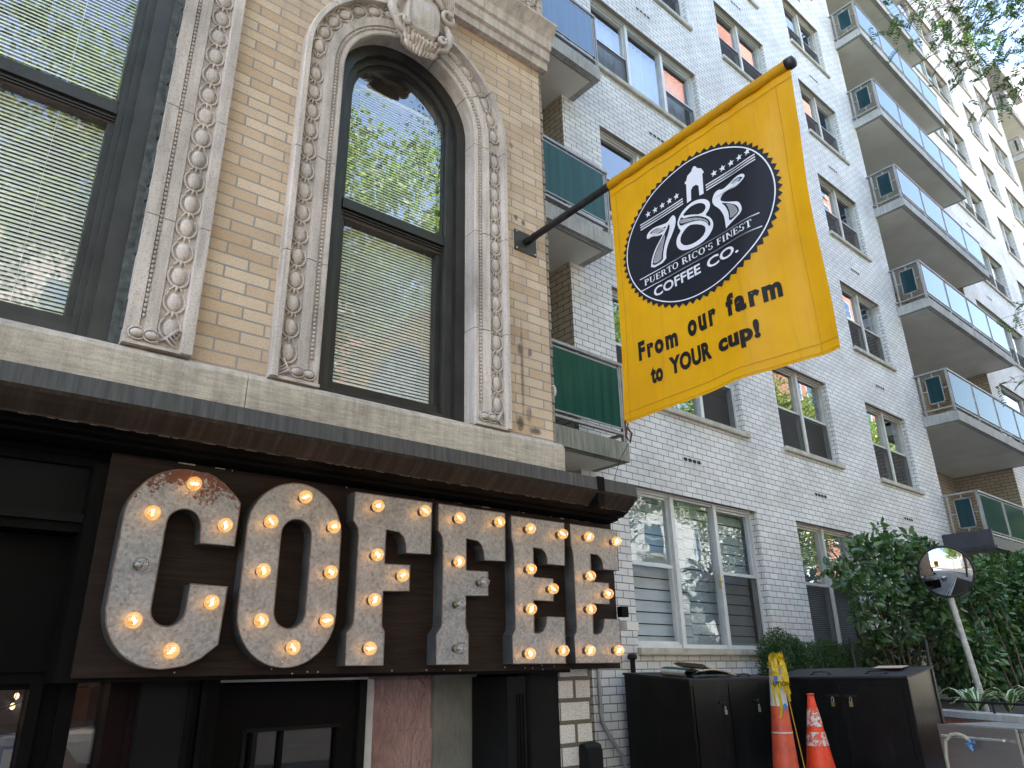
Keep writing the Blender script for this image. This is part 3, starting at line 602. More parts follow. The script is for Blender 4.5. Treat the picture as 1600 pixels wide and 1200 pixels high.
# house windows -------------------------------------------------
def blind_mesh(F, x0, x1, z0, z1, d, sp=.0205, arch=None):
    m = MB(F); z = z0 + .02
    while z < z1:
        a, b = x0, x1
        if arch:
            dz = z - arch[1]
            if dz > 0:
                q = arch[2] ** 2 - dz * dz
                if q <= 0: break
                a = max(x0, arch[0] - math.sqrt(q)); b = min(x1, arch[0] + math.sqrt(q))
        tl = rnd.uniform(-.001, .001)
        m.raw([(a, d - .0055, z + .0095 + tl), (b, d - .0055, z + .0095), (a, d + .001, z + .001 + tl), (b, d + .001, z + .001), (a, d + .0045, z - .0088 + tl), (b, d + .0045, z - .0088)], [(0, 1, 3, 2), (2, 3, 5, 4)], 0, True)
        z += sp
    for q in (.12, .88):
        xx = x0 + (x1 - x0) * q; m.box(xx - .001, xx + .001, d + .009, d + .0105, z0 + .01, z1 - .01)
    m.box(x0, x1, d - .012, d + .012, z0, z0 + .014)
    return m
# big left sash window
wl, wr, wb, wt = -1.55, .40, 1.36, 5.4
m = MB(FB)
m.box(.573, .617, -.12, -.012, wb, wt, 1)                      # crumbly edge strip
m.box(.497, .573, -.16, -.030, wb, wt, 0); m.box(.462, .497, -.19, -.075, wb, wt, 0); m.box(.436, .462, -.2, -.10, wb, wt, 0)
m.box(wl - .2, wl - .05, -.2, -.03, wb, wt, 0)
m.box(wl - .05, .436, -.20, -.045, wb, 1.405, 0)               # bottom of the frame
m.box(wl - .05, .436, -.22, -.115, 1.405, 1.476, 0)            # lower sash bottom rail
m.box(.408, .436, -.22, -.135, 1.476, 2.53, 0); m.box(wl - .05, wl, -.22, -.1, 1.476, wt, 0)
m.box(wl - .05, .436, -.20, -.115, 2.585, 2.652, 0)            # meeting rail, upper sash
m.box(wl - .05, .436, -.215, -.140, 2.535, 2.585, 2); m.box(wl - .05, .43, -.215, -.128, 2.563, 2.572, 0); m.box(wl - .05, .43, -.215, -.128, 2.547, 2.553, 0)
m.box(.424, .436, -.2, -.110, 2.652, wt, 0)
# peeling outer edge
for k in range(60):
    z = rnd.uniform(wb, 4.2); m.box(.606, .617 + rnd.uniform(0, .006), -.012, .004 + rnd.uniform(0, .01), z, z + rnd.uniform(.03, .12), 1)
win = m.build('sash_window', [M['wframe2'], M['seal'], M['brown']], cafe)
m = MB(FB); m.face([(wl, -.165, 1.47), (.41, -.165, 1.47), (.41, -.165, 2.54), (wl, -.165, 2.54)]); m.build('lower_pane', M['glassB'], win)
m = MB(FB); m.face([(wl, -.130, 2.65), (.425, -.130, 2.65), (.425, -.130, 5.3), (wl, -.130, 5.3)]); m.build('upper_pane', M['glassB'], win)
blind_mesh(FB, wl, .45, 1.45, 5.2, -.205, .0215).build('venetian_blind', M['blind'], win)
# arched sash window
def archpoly(hw, zb, n=12): return [(AC - hw, zb), (AC - hw, AZ)] + arc(AC, AZ, hw, 180, 0, n)[1:-1] + [(AC + hw, AZ), (AC + hw, zb)]
m = MB(FB)
m.prism(archpoly(.49, 1.345), -.17, -.075, 0, 0, [archpoly(.415, 1.40)], back=False)
m.prism(archpoly(.42, 1.38), -.20, -.115, 1, 1, [archpoly(.372, 1.42)], back=False)
m.prism(archpoly(.376, 1.40), -.21, -.135, 0, 0, [archpoly(.345, 1.47)], back=False)
m.box(AC - .36, AC + .36, -.2, -.118, 2.565, 2.630, 0)
m.box(AC - .36, AC + .36, -.22, -.142, 2.505, 2.565, 2); m.box(AC - .355, AC + .355, -.21, -.130, 2.545, 2.552, 0); m.box(AC - .355, AC + .355, -.21, -.130, 2.526, 2.532, 0)
m.box(AC + .315, AC + .345, -.22, -.150, 1.46, 2.51, 0); m.box(AC - .346, AC - .328, -.22, -.150, 1.46, 2.51, 0)
m.box(AC + .352, AC + .366, -.15, -.108, 1.40, 3.6, 1)
win = m.build('arched_sash_window', [M['wframe'], M['wframe2'], M['brown']], cafe)
m = MB(FB); m.face([(AC - .345, -.175, 1.465), (AC + .33, -.175, 1.465), (AC + .33, -.175, 2.52), (AC - .345, -.175, 2.52)]); m.build('lower_pane', M['glassB'], win)
m = MB(FB); pp = archpoly(.35, 2.62); m.prism(pp, -.1445, -.144, 0, 0); m.build('upper_pane', M['glassB'], win)
b = blind_mesh(FB, AC - .34, AC + .335, 1.47, 3.60, -.205, .0205, (AC, AZ, .36)); b.box(AC - .30, AC + .30, -.26, -.222, 3.595, 3.625); b.build('venetian_blind', M['blind'], win)
m = MB(FB); m.prism([(AC - .36, 3.63), (AC + .36, 3.63)] + arc(AC, AZ, .36, 30, 150, 10), -.245, -.24, 0, 0)
for k in range(8): m.box(AC - .3, AC + .3, -.240, -.230, 3.64 + .017 * k, 3.648 + .017 * k)
m.build('brown_upper_panel', M['brown'], win)

# shopfront cornice ---------------------------------------------
m = MB(FB)
pr = [(1.105, .0), (1.098, .10), (1.048, .372), (1.046, .380), (.972, .384), (.958, .376), (.935, .352), (.915, .325), (.900, .305), (.893, .302), (.889, .296), (.880, .270), (.872, .262), (.868, .215), (.857, .21), (.852, .17), (.846, .13)]
mis = [1, 1, 1, 1, 0, 0, 0, 0, 0, 2, 2, 2, 2, 2, 2, 2]
def chunk(a, b): m.sweep([((a, 0, 0), (0, 0, 1), (0, 1, 0)), ((b, 0, 0), (0, 0, 1), (0, 1, 0))], pr, 0, mis, caps=True)
chunk(-6, 3.13); chunk(3.133, 3.44)
s_ = -1.0
while s_ < 3.4:
    l_ = rnd.uniform(.02, .06); m.box(s_, s_ + l_, .3005, .3030, .8910, .8930, 3); s_ += l_ + rnd.uniform(.01, .09)
m.box(3.105, 3.16, .36, .3875, .97, 1.052, 2); m.box(3.105, 3.155, .30, .381, .885, .955, 2)
co = m.build('metal_shop_cornice', [M['cornice_b'], M['cornice_g'], M['black'], M['rim']], cafe)
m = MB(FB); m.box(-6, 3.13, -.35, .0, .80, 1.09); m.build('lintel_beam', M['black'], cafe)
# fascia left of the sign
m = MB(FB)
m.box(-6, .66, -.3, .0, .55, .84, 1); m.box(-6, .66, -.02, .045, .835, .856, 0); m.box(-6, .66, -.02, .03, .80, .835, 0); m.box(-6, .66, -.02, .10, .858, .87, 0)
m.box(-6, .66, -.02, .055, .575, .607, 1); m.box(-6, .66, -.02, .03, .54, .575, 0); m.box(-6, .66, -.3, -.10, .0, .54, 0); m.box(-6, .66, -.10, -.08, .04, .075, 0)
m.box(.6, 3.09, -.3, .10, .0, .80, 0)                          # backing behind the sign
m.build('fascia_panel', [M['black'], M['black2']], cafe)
# ground floor piers, casings, panels
m = MB(FB); z0, z1 = -2.3, 0.0
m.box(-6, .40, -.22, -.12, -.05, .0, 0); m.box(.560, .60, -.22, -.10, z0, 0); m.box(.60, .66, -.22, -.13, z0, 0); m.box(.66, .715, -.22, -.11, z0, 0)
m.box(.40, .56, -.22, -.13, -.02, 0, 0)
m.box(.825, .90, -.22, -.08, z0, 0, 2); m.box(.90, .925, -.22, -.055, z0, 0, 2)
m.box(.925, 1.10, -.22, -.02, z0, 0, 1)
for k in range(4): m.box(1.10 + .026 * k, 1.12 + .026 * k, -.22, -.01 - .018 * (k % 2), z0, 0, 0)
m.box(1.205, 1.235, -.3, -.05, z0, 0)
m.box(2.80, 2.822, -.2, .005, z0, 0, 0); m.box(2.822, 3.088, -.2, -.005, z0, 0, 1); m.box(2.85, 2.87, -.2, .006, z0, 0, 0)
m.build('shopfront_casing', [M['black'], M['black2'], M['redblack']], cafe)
m = MB(FB); m.box(3.09, 3.33, -.30, 0.0, G - .15, .02); m.build('white_block_pier', [M['pier']], cafe)
for a, b, d_ in ((-1.2, .565, -.17), (.715, .826, -.17)):
    m = MB(FB); m.face([(a, d_, z0), (b, d_, z0), (b, d_, 0), (a, d_, 0)]); m.build('shop_window', M['glassS'], cafe)
m = MB(FB); m.box(-6, 3.0, -2.2, -2.1, z0, 0); m.box(-6, 3.0, -2.1, -.2, z0 - .02, z0); m.box(1.15, 1.2, -2.1, -.2, z0, 0, 1); m.build('cafe_interior', [M['warmroom'], M['black']], cafe)
m = MB(FB); m.box(-6, 3.0, -2.2, -.3, -.02, .02, 0); m.build('cafe_ceiling', [M['black']], cafe)
# entrance: black door leaf with glass panel, stone side wall
m = MB(FB); m.prism([(1.235, z0), (1.93, z0), (1.93, -.02), (1.235, -.02)], -.20, -.15, 0, 0, [[(1.40, -2.0), (1.83, -2.0), (1.83, -.215), (1.40, -.215)]])
m.box(1.43, 1.45, -.2, -.14, -2.0, -.215, 1); m.box(1.385, 1.40, -.2, -.142, -2.0, -.2, 1); m.box(1.38, 1.85, -.2, -.142, -.215, -.20, 1)
m.box(1.56, 1.575, -.2, -.155, -2.0, -.215, 0); m.box(1.93, 1.965, -.20, -.13, z0, -.012, 1)
d = m.build('door', [M['black'], M['black2']], cafe)
m = MB(FB); m.face([(1.40, -.18, -2.0), (1.83, -.18, -2.0), (1.83, -.18, -.215), (1.40, -.18, -.215)]); m.build('door_pane', M['glassS'], d)
m = MB(FB); m.box(1.968, 2.005, -.22, -.135, z0, -.012); m.box(1.2, 1.968, -.20, -.13, -.012, -.002); m.build('white_trim', M['trimw'], cafe)
m = MB(FB); m.box(2.0, 2.44, -.42, -.30, z0, .0, 0); m.box(2.005, 2.44, -.30, -.285, z0, -.26, 0); m.box(2.44, 2.72, -.42, -.27, z0, 0, 1); m.box(2.44, 2.72, -.27, -.262, z0, -.30, 1)
m.build('entrance_side_wall', [M['pink'], M['greyc']], cafe)
m = MB(FB); m.box(2.72, 3.0, -.5, -.42, z0, 0); m.box(2.675, 2.70, -.25, .06, z0, -.015, 1); m.box(2.70, 2.80, .035, .06, z0, -.015, 1)
for k in range(3): m.box(2.735 + .02 * k, 2.745 + .02 * k, .06, .066, z0, -.10, 0)
m.build('open_shutter', [M['black'], M['black2']], cafe)
m = MB(FB); m.box(3.215, 3.325, .004, .08, -.95, -.40); m.tube([(3.215, .04, -.40), (3.27, .04, -.392), (3.325, .04, -.40)], .036, 8); m.ell((3.29, .085, -.525), (.022, .01, .022), 10, 6, 1)
m.build('meter_box', [M['black2'], M['plastic']], cafe)
# cafe string lights and poster seen through the glass
def lightstring(pts):
    m = MB(FB); m.tube(pts, .004, 5, 0)
    for p in pts[1:-1]: m.ell((p[0], p[1], p[2] - .02), (.010, .010, .014), 8, 6, 1)
    tag(m.build('string_lights', [M['socket'], M['tinybulb']]), 'string of small warm bulbs glowing inside the cafe window', 'string lights')
lightstring([(.10, -.9, -.02), (.30, -.8, -.03), (.47, -.75, -.025), (.62, -.9, -.03), (.60, -.8, -.07), (.50, -.7, -.12), (.72, -.7, -.03)])
m = MB(FB); m.box(.55, .74, -.82, -.80, -.75, -.20); m.box(.60, .64, -.80, -.797, -.5, -.26, 1); m.build('poster', [M['blueposter'], M['white']], None)
tag(bpy.data.objects['poster'], 'blue poster hanging inside the cafe window below the string lights', 'poster')
m = MB(FB); m.lathe([(.0, -.35), (.09, -.33), (.14, -.27), (.15, -.2), (.15, -.195), (.0, -.195)], (.98, -.8, 0)); m.tube([(.98, -.8, -.195), (.98, -.8, 0)], .006, 6)
tag(m.build('pendant_lamp', [M['plastic']]), 'white pendant shade hanging inside the narrow cafe window', 'lamp')

# ---------------------------------------------------------------- COFFEE marquee sign
sign = empty('marquee_sign', BW(2.05, .10, .015), 'dark plywood board with six galvanised marquee letters reading COFFEE lit by bulbs', 'sign')
m = MB(FB); m.box(.648, 3.47, .100, .120, .015, .874); 
for k in range(26): 
    s_ = rnd.uniform(.7, 3.3); z_ = rnd.choice([.03, .86]) + rnd.uniform(-.02, .01); m.ell((s_, .121, z_), (.004, .002, .004), 6, 4, 1)
for k in range(60):
    s_ = rnd.choice([rnd.uniform(2.2, 3.4)] * 4 + [rnd.uniform(.72, 2.2)]); l_ = rnd.uniform(.01, .07); zt = .870 - rnd.uniform(0, .022)
    m.box(s_, s_ + l_, .1200, .1206, zt - rnd.uniform(.002, .008), zt, 2)
m.build('backboard', [M['board'], M['steel'], M['peel']], sign)
F_SH = [(0, 0), (0, .135), (.012, .150), (.026, .168), (.031, .19), (.031, .56), (.026, .595), (.012, .615), (0, .628), (0, .762), (.428, .762), (.425, .507), (.287, .502), (.284, .545), (.270, .577), (.245, .597), (.172, .603), (.172, .443), (.310, .446), (.310, .326), (.170, .320), (.170, .19), (.173, .165), (.187, .14), (.187, 0)]
E_SH = [(0, 0), (0, .138), (.010, .15), (.019, .166), (.022, .19), (.022, .57), (.018, .60), (.008, .628), (.006, .753), (.398, .753), (.388, .513), (.258, .513), (.256, .55), (.244, .575), (.220, .592), (.158, .596), (.156, .437), (.296, .435), (.292, .317), (.150, .317), (.148, .150), (.185, .150), (.21, .160), (.230, .185), (.242, .235), (.368, .235), (.364, 0)]
C_SH = [(1.133, .349), (.988, .352)] + [(.985, .262)] + arc(.921, .255, .064, 0, -180, 14)[1:-1] + [(.857, .255), (.866, .572)] + arc(.932, .575, .066, 180, 0, 14)[1:-1] + [(1.000, .57), (1.003, .511), (1.141, .511), (1.146, .690)] + \
    [(1.128, .712), (1.072, .760), (1.03, .785), (.998, .797)] + arc(.925, .585, .214, 70, 180, 14)[1:] + [(.707, .40), (.705, .25)] + arc(.921, .255, .214, 180, 275, 14)[1:] + [(1.007, .052), (1.063, .078), (1.122, .128)]
O_OUT = arc(1.400, .595, .214, 0, 180, 22) + arc(1.400, .255, .214, 180, 360, 22)
O_IN = arc(1.404, .580, .070, 0, 180, 14) + arc(1.404, .262, .070, 180, 360, 14)
bm_ = {}
def bulb_mesh(lit):
    m = MB(); m.lathe([(0, -.002), (.012, -.002), (.0125, .012), (.011, .020), (0, .020)], (0, 0, 0), 1, 14, 3)
    m.lathe([(.008, .018), (.012, .020), (.021, .026), (.0275, .036), (.0295, .046), (.0275, .058), (.0205, .069), (.011, .075), (0, .077)], (0, 0, 0), 1, 18, 0)
    pts = [(-.012, .040, -.006), (-.008, .052, .004), (-.003, .046, -.003), (.002, .054, .005), (.007, .047, -.002), (.012, .055, .006)]
    m.tube(pts, .0020 if lit else .0013, 5, 1); m.tube([(0, .02, 0), (-.004, .034, 0), (-.012, .040, -.006)], .0012, 4, 2); m.tube([(0, .02, 0), (.006, .036, .002), (.012, .055, .006)], .0012, 4, 2)
    m.lathe([(0.0155, .0), (.0175, .0), (.0175, .004), (.0155, .004)], (0, 0, 0), 1, 16, 4)
    return m.mesh('bulb', [M['bulb_on'] if lit else M['bulb_off'], M['fil_on'] if lit else M['fil_off'], M['fil_off'], M['brass'], M['socket']])
bm_[True] = bulb_mesh(True); bm_[False] = bulb_mesh(False)
ROTB = Matrix(((ES.x, EN.x, EZ.x), (ES.y, EN.y, EZ.y), (ES.z, EN.z, EZ.z)))
# the bulb mesh is authored in (s, d, z); a proper rotation keeps d towards the street
ROTP = Matrix(((-ES.x, EN.x, EZ.x), (-ES.y, EN.y, EZ.y), (-ES.z, EN.z, EZ.z))).to_euler()
lamp_d = bpy.data.lights.new('bulb_light', 'POINT'); lamp_d.energy = 0.0068; lamp_d.color = (1, 0.45, 0.12); lamp_d.shadow_soft_size = .008
def letter(shape, hole, bulbs, off, mat, lab, screws=(), tilt=None):
    m = MB(FB); poly = [(x + off, z + (.0455 if off else 0)) for x, z in shape]; hs = [hole] if hole else []
    m.prism(poly, .120, .200, 0, 1, hs, back=False)
    for lp in [poly] + hs: m.tube([(x, .2, z) for x, z in lp], .0028, 5, 2, closed=True)
    for s_, z_ in screws: m.ell((s_, .201, z_), (.0045, .003, .0045), 8, 4, 3)
    o = m.build('letter', [mat, M['letside'], M['rim'], M['steel']], sign); o['label'] = lab
    for (s_, z_, lit) in bulbs:
        b = inst(bm_[lit], 'bulb', o, BW(s_, .2005, z_), ROTP)
        b.rotation_euler.rotate_axis('Y', rnd.uniform(-3, 3))
        if lit:
            l = bpy.data.objects.new('bulb_light', lamp_d); C.objects.link(l); l.parent = o; l.location = BW(s_, .246, z_) - ORG[o.name]
        else: b['label'] = 'unlit clear bulb'
    return o
def off_view(s_, z_): return s_, z_
# bulb centres were measured 3-4 cm in front of the face; sockets sit straight behind them
letter(C_SH, None, [(.938, .735, 1), (.801, .602, 1), (1.080, .583, 1), (.788, .407, 0), (.795, .208, 1), (.940, .104, 1), (1.064, .282, 1)], 0, M['galv_r'], 'steel letter C with brown rust over its top', [(.905, .06)])
letter(O_OUT, O_IN, [(1.412, .742, 1), (1.268, .618, 1), (1.556, .625, 1), (1.256, .415, 1), (1.556, .427, 1), (1.268, .219, 1), (1.552, .226, 1), (1.412, .117, 1)], 0, M['galv'], 'steel letter O with eight lit bulbs', [(1.405, .785), (1.415, .665), (1.39, .062)])
F1, F2, E1, E2 = 1.672, 2.139, 2.602, 3.038
letter(F_SH, None, [(1.772, .744, 1), (2.032, .751, 1), (1.780, .519, 1), (1.918, .435, 1), (1.776, .320, 1), (1.765, .115, 1)], F1, M['galv'], 'steel letter F with every bulb lit', [(F1 + .02, .785), (F1 + .40, .785), (F1 + .095, .062)])
letter(F_SH, None, [(2.238, .738, 1), (2.494, .745, 1), (2.237, .521, 1), (2.387, .430, 0), (2.244, .319, 0), (2.245, .117, 0)], F2, M['galv'], 'steel letter F with three dead bulbs', [(F2 + .02, .785), (F2 + .40, .785), (F2 + .095, .062)])
letter(E_SH, None, [(2.707, .731, 1), (2.943, .724, 1), (2.703, .516, 1), (2.855, .422, 1), (2.696, .312, 1), (2.680, .093, 1), (2.912, .108, 1)], E1, M['galv'], 'steel letter E beside the second F', [(E1 + .02, .065), (E1 + .34, .065)])
letter(E_SH, None, [(3.148, .728, 1), (3.376, .721, 1), (3.144, .507, 1), (3.279, .415, 1), (3.133, .326, 1), (3.108, .109, 1), (3.334, .110, 1)], E2, M['galv'], 'last steel letter E overhanging the board end', [(E2 + .02, .065), (E2 + .34, .065)])

# ---------------------------------------------------------------- flag pole and banner (plane s = 2.94, coordinates d outwards, z up)
SF = 2.94; ZP = 2.748
pole = empty('flag_pole', BW(SF, 0, ZP), 'black metal pole standing straight out from a wall plate on the yellow brick', 'pole')
m = MB(FB); m.box(SF - .095, SF + .095, .0, .008, ZP - .085, ZP + .075)
for a in (-.08, .08):
    for b in (-.07, .06): m.ell((SF + a, .010, ZP + b), (.008, .006, .008), 8, 5, 1)
m.build('wall_plate', [M['platem'], M['steel']], pole)
m = MB(FB); m.tube([(SF, .0, ZP), (SF, 2.04, ZP - .004)], .024, 16); m.tube([(SF, .03, ZP), (SF, .045, ZP)], .031, 16); m.tube([(SF, .10, ZP), (SF, .106, ZP)], .027, 16)
m.build('shaft', M['polem'], pole)
m = MB(FB); m.lathe([(.0, 2.052), (.016, 2.05), (.030, 2.044), (.032, 2.03), (.032, 2.005), (.0, 2.005)], (SF, 0, ZP - .004), 1, 16); m.build('end_cap', M['polem'], pole)
DL, DR, ZT, ZB = .800, 2.020, 2.722, 1.235
def fold(d, z):
    t = min(1, max(0, (ZT - z) / (ZT - ZB))); u = (d - DL) / (DR - DL)
    a = .010 * math.sin(5.0 * u + 2.6 * t + .4) * (t ** .7) + .014 * math.sin(10.5 * u - 1.7 * t) * t * (.25 + u) * .6
    a += .020 * t * t * math.sin(3.1 * u + .8) + .030 * max(0, u - .72) * math.sin(9 * t + .5) * min(1, t * 4)
    a += .012 * math.exp(-((u - .93) / .05) ** 2) * min(1, t * 5)
    a += .0035 * math.sin(38 * u + 1.3 * math.sin(9 * u)) * math.exp(-t * 9) + .016 * math.exp(-((u - .10 - .35 * t) / .10) ** 2) * t * (1 - .5 * t) - .018 * math.exp(-((u - .86 + .25 * t) / .09) ** 2) * min(1, t * 3)
    a += .006 * math.sin(17 * u + 11 * t) * t * (1 - t) * 2
    return a
def edge(d, z):      # small pull of the free lower corners
    t = min(1, max(0, (ZT - z) / (ZT - ZB))); u = (d - DL) / (DR - DL)
    return d - .045 * t * (1 - u) * .9 - .030 * t * u - .012 * math.sin(math.pi * t) * (u - .5) * 2, z + .010 * math.sin(math.pi * u) * t
def FP(d, z, off=0.0):
    d2, z2 = edge(d, z); return (SF + .0 + fold(d, z) - off, d2, z2)
def GP(d, z, off=0.0):
    a, b = d, z
    for _ in range(5): e_ = edge(a, b); a += d - e_[0]; b += z - e_[1]
    return FP(a, b, off)
banner = empty('banner_flag', BW(SF, 1.4, ZP - .03), 'yellow vinyl banner hanging from the black pole with a dark oval coffee emblem', 'flag')
m = MB(FB); nu, nv = 90, 96
vs = []; uvs = []
for j in range(nv + 1):
    for i in range(nu + 1):
        d = DL + (DR - DL) * i / nu; z = ZT + (ZB - ZT) * j / nv; vs.append(FP(d, z)); uvs.append((d, z))
for j in range(nv):
    for i in range(nu):
        q = [j * (nu + 1) + i, j * (nu + 1) + i + 1, (j + 1) * (nu + 1) + i + 1, (j + 1) * (nu + 1) + i]
        m.raw([], []) ; m.f.append(q); m.m.append(0); m.sm.append(True); m.uv.append([uvs[k] for k in q])
m.v = vs
# sleeve round the pole
n = 16
for i in range(nu):
    for k in range(n):
        a0, a1 = 2 * math.pi * k / n, 2 * math.pi * (k + 1) / n
        def sp(i_, a_):
            d = DL + (DR - DL) * i_ / nu; rr = .031 + .0012 * math.sin(1.1 * i_ + 1.5 * a_); return (SF + rr * math.cos(a_) * .9, d + .004, ZP - .003 + rr * math.sin(a_))
        q = [sp(i, a0), sp(i + 1, a0), sp(i + 1, a1), sp(i, a1)]; m.face(q, 0, True, [(q_[1], q_[2]) for q_ in q])
cl = m.build('cloth', [M['flag']], banner)
bpy.context.view_layer.update()
# hems and stitching
m = MB(FB)
def hem(pts, wd=.0012):
    m.tube([FP(d, z, .0035) for d, z in pts], wd, 4, 0)
hem([(DL + (DR - DL) * k / 40, ZT - .055) for k in range(41)], .0014)
hem([(DR - .085, ZT - .06 + (ZB - ZT + .06) * k / 40) for k in range(41)]); hem([(DL + .045, ZT - .06 + (ZB - ZT + .06) * k / 40) for k in range(41)], .0012)
hem([(DL + (DR - DL) * k / 40, ZB + .055) for k in range(41)]); hem([(DL + (DR - DL) * k / 40, ZB + .012) for k in range(41)], .001)
m.build('stitching', [M['seam']], banner)
# printed emblem: every shape is a thin film lying on the cloth
def film(poly, off, mi, holes=(), mbx=None, sub=0.015):
    mm = mbx
    def dens(lp):
        o_ = []
        for i, a in enumerate(lp):
            b = lp[(i + 1) % len(lp)]; n_ = max(1, int(math.hypot(b[0] - a[0], b[1] - a[1]) / sub))
            for k in range(n_): o_.append((a[0] + (b[0] - a[0]) * k / n_, a[1] + (b[1] - a[1]) * k / n_))
        return o_
    loops = [dens(lp) for lp in [poly] + list(holes)]; flat = [a for lp in loops for a in lp]
    tr = tessellate_polygon([[Vector((a[0], a[1], 0)) for a in lp] for lp in loops])
    mm.raw([GP(a[0], a[1], off) for a in flat], [tuple(t) for t in tr], mi)
EC, EZc, EA, EB = 1.367, 2.162, .490, .410
def ell_pts(a, b, n): return [(EC + a * math.cos(2 * math.pi * k / n), EZc + b * math.sin(2 * math.pi * k / n)) for k in range(n)]
m = MB(FB); nr, nt_ = 40, 132
vs = [];
for i in range(nr + 1):
    q = i / nr
    for k in range(nt_):
        a = 2 * math.pi * k / nt_; ea, eb = (EA + .001, EB + .003)
        if i == nr: e_ = .020 if k % 2 == 0 else -.002; ea += e_; eb += e_
        vs.append(GP(EC + ea * q * math.cos(a), EZc + eb * q * math.sin(a), .0025))
m.raw(vs, [(i * nt_ + k, i * nt_ + (k + 1) % nt_, (i + 1) * nt_ + (k + 1) % nt_, (i + 1) * nt_ + k) for i in range(nr) for k in range(nt_)], 0, True)
OFF = .0058
m2 = MB(FB)
nn = 96
for k in range(nn):        # thin white ring
    a0, a1 = 2 * math.pi * k / nn, 2 * math.pi * (k + 1) / nn
    q = [(EC + (EA - .010 + e_) * math.cos(a), EZc + (EB - .010 + e_) * math.sin(a)) for a, e_ in ((a0, 0), (a1, 0), (a1, -.0065), (a0, -.0065))]
    m2.face([GP(x, z, OFF) for x, z in q], 0)
def star(cx, cz, r_):
    film([(cx + (r_ if k % 2 == 0 else r_ * .42) * math.cos(R(90 + 36 * k)), cz + (r_ if k % 2 == 0 else r_ * .42) * math.sin(R(90 + 36 * k))) for k in range(10)], OFF, 0, mbx=m2)
for x in (1.528, 1.580, 1.632, 1.684, 1.735): star(x, 2.392, .021)
for x in (1.071, 1.123, 1.175, 1.227, 1.278): star(x, 2.395, .021)
def line(x0, x1, z, h=.0065, z1=None):
    z1 = z if z1 is None else z1; film([(x0, z), (x1, z1), (x1, z1 + h), (x0, z + h)], OFF, 0, mbx=m2)
for k in range(3): line(1.470, 1.774, 2.347 - .0155 * k, .0075); line(1.006, 1.318, 2.352 - .0155 * k, .0075)
line(.962, 1.748, 2.022, .0055); line(.958, 1.748, 1.949, .0055)
# sentry box
film([(1.344, 2.312), (1.352, 2.430), (1.343, 2.434), (1.345, 2.446), (1.356, 2.450), (1.366, 2.474), (1.396, 2.486), (1.402, 2.500), (1.414, 2.508), (1.426, 2.498), (1.432, 2.484), (1.456, 2.468), (1.466, 2.446), (1.470, 2.434), (1.460, 2.430), (1.452, 2.310), (1.426, 2.312), (1.428, 2.372), (1.414, 2.388), (1.392, 2.388), (1.378, 2.372), (1.372, 2.314)], OFF, 0, mbx=m2)
# numerals: white outline, navy core, hatched inlay
def numeral(outer, cores, hatches, holes=()):
    film(outer, OFF, 0, holes, m2)
    for c_ in cores: film(c_, OFF + .0018, 1, mbx=m2)
    for h in hatches:
        film(h, OFF + .0034, 2, mbx=m2)
        xs = [p[0] for p in h]; zs = [p[1] for p in h]; z = min(zs) - (max(xs) - min(xs))
        while z < max(zs):      # navy hatch lines clipped to the shape
            line_pts = []
            for i, a in enumerate(h):
                b = h[(i + 1) % len(h)]; fa, fb = a[1] - (z + (a[0] - min(xs)) * .8), b[1] - (z + (b[0] - min(xs)) * .8)
                if fa * fb < 0: q = fa / (fa - fb); line_pts.append((a[0] + (b[0] - a[0]) * q, a[1] + (b[1] - a[1]) * q))
            line_pts.sort()
            for i in range(0, len(line_pts) - 1, 2):
                a, b = line_pts[i], line_pts[i + 1]
                if b[0] - a[0] > .004: m2.face([GP(a[0], a[1], OFF + .005), GP(b[0], b[1], OFF + .005), GP(b[0], b[1] + .0028, OFF + .005), GP(a[0], a[1] + .0028, OFF + .005)], 1)
            z += .0085
def smooth(pts, it=2):
    for _ in range(it):
        o_ = []
        for i, a in enumerate(pts):
            b = pts[(i + 1) % len(pts)]; o_ += [(a[0] * .75 + b[0] * .25, a[1] * .75 + b[1] * .25), (a[0] * .25 + b[0] * .75, a[1] * .25 + b[1] * .75)]
        pts = o_
    return pts
numeral(smooth([(1.043, 2.244), (1.040, 2.268), (1.062, 2.288), (1.100, 2.294), (1.150, 2.282), (1.196, 2.272), (1.222, 2.290), (1.244, 2.296), (1.258, 2.268), (1.252, 2.228), (1.222, 2.184), (1.190, 2.150), (1.166, 2.106), (1.160, 2.052), (1.044, 2.054), (1.056, 2.110), (1.088, 2.160), (1.128, 2.196), (1.160, 2.222), (1.120, 2.228), (1.078, 2.248)], 1),
        [smooth([(1.064, 2.272), (1.100, 2.282), (1.150, 2.268), (1.190, 2.254), (1.170, 2.236), (1.120, 2.240), (1.082, 2.258)], 1), smooth([(1.058, 2.066), (1.070, 2.110), (1.100, 2.156), (1.140, 2.192), (1.178, 2.222), (1.208, 2.262), (1.212, 2.235), (1.190, 2.195), (1.160, 2.150), (1.142, 2.100), (1.138, 2.064)], 1)],
        [smooth([(1.078, 2.270), (1.104, 2.276), (1.150, 2.262), (1.172, 2.252), (1.150, 2.244), (1.100, 2.250)], 1), smooth([(1.066, 2.074), (1.080, 2.112), (1.108, 2.152), (1.148, 2.188), (1.180, 2.212), (1.152, 2.150), (1.132, 2.100), (1.128, 2.072)], 1)])
o8 = [(1.365, 2.300), (1.300, 2.280), (1.264, 2.238), (1.268, 2.196), (1.286, 2.172), (1.252, 2.148), (1.240, 2.108), (1.258, 2.066), (1.302, 2.042), (1.366, 2.034), (1.430, 2.044), (1.474, 2.076), (1.486, 2.116), (1.468, 2.160), (1.440, 2.182), (1.474, 2.204), (1.482, 2.240), (1.456, 2.276), (1.410, 2.296)]
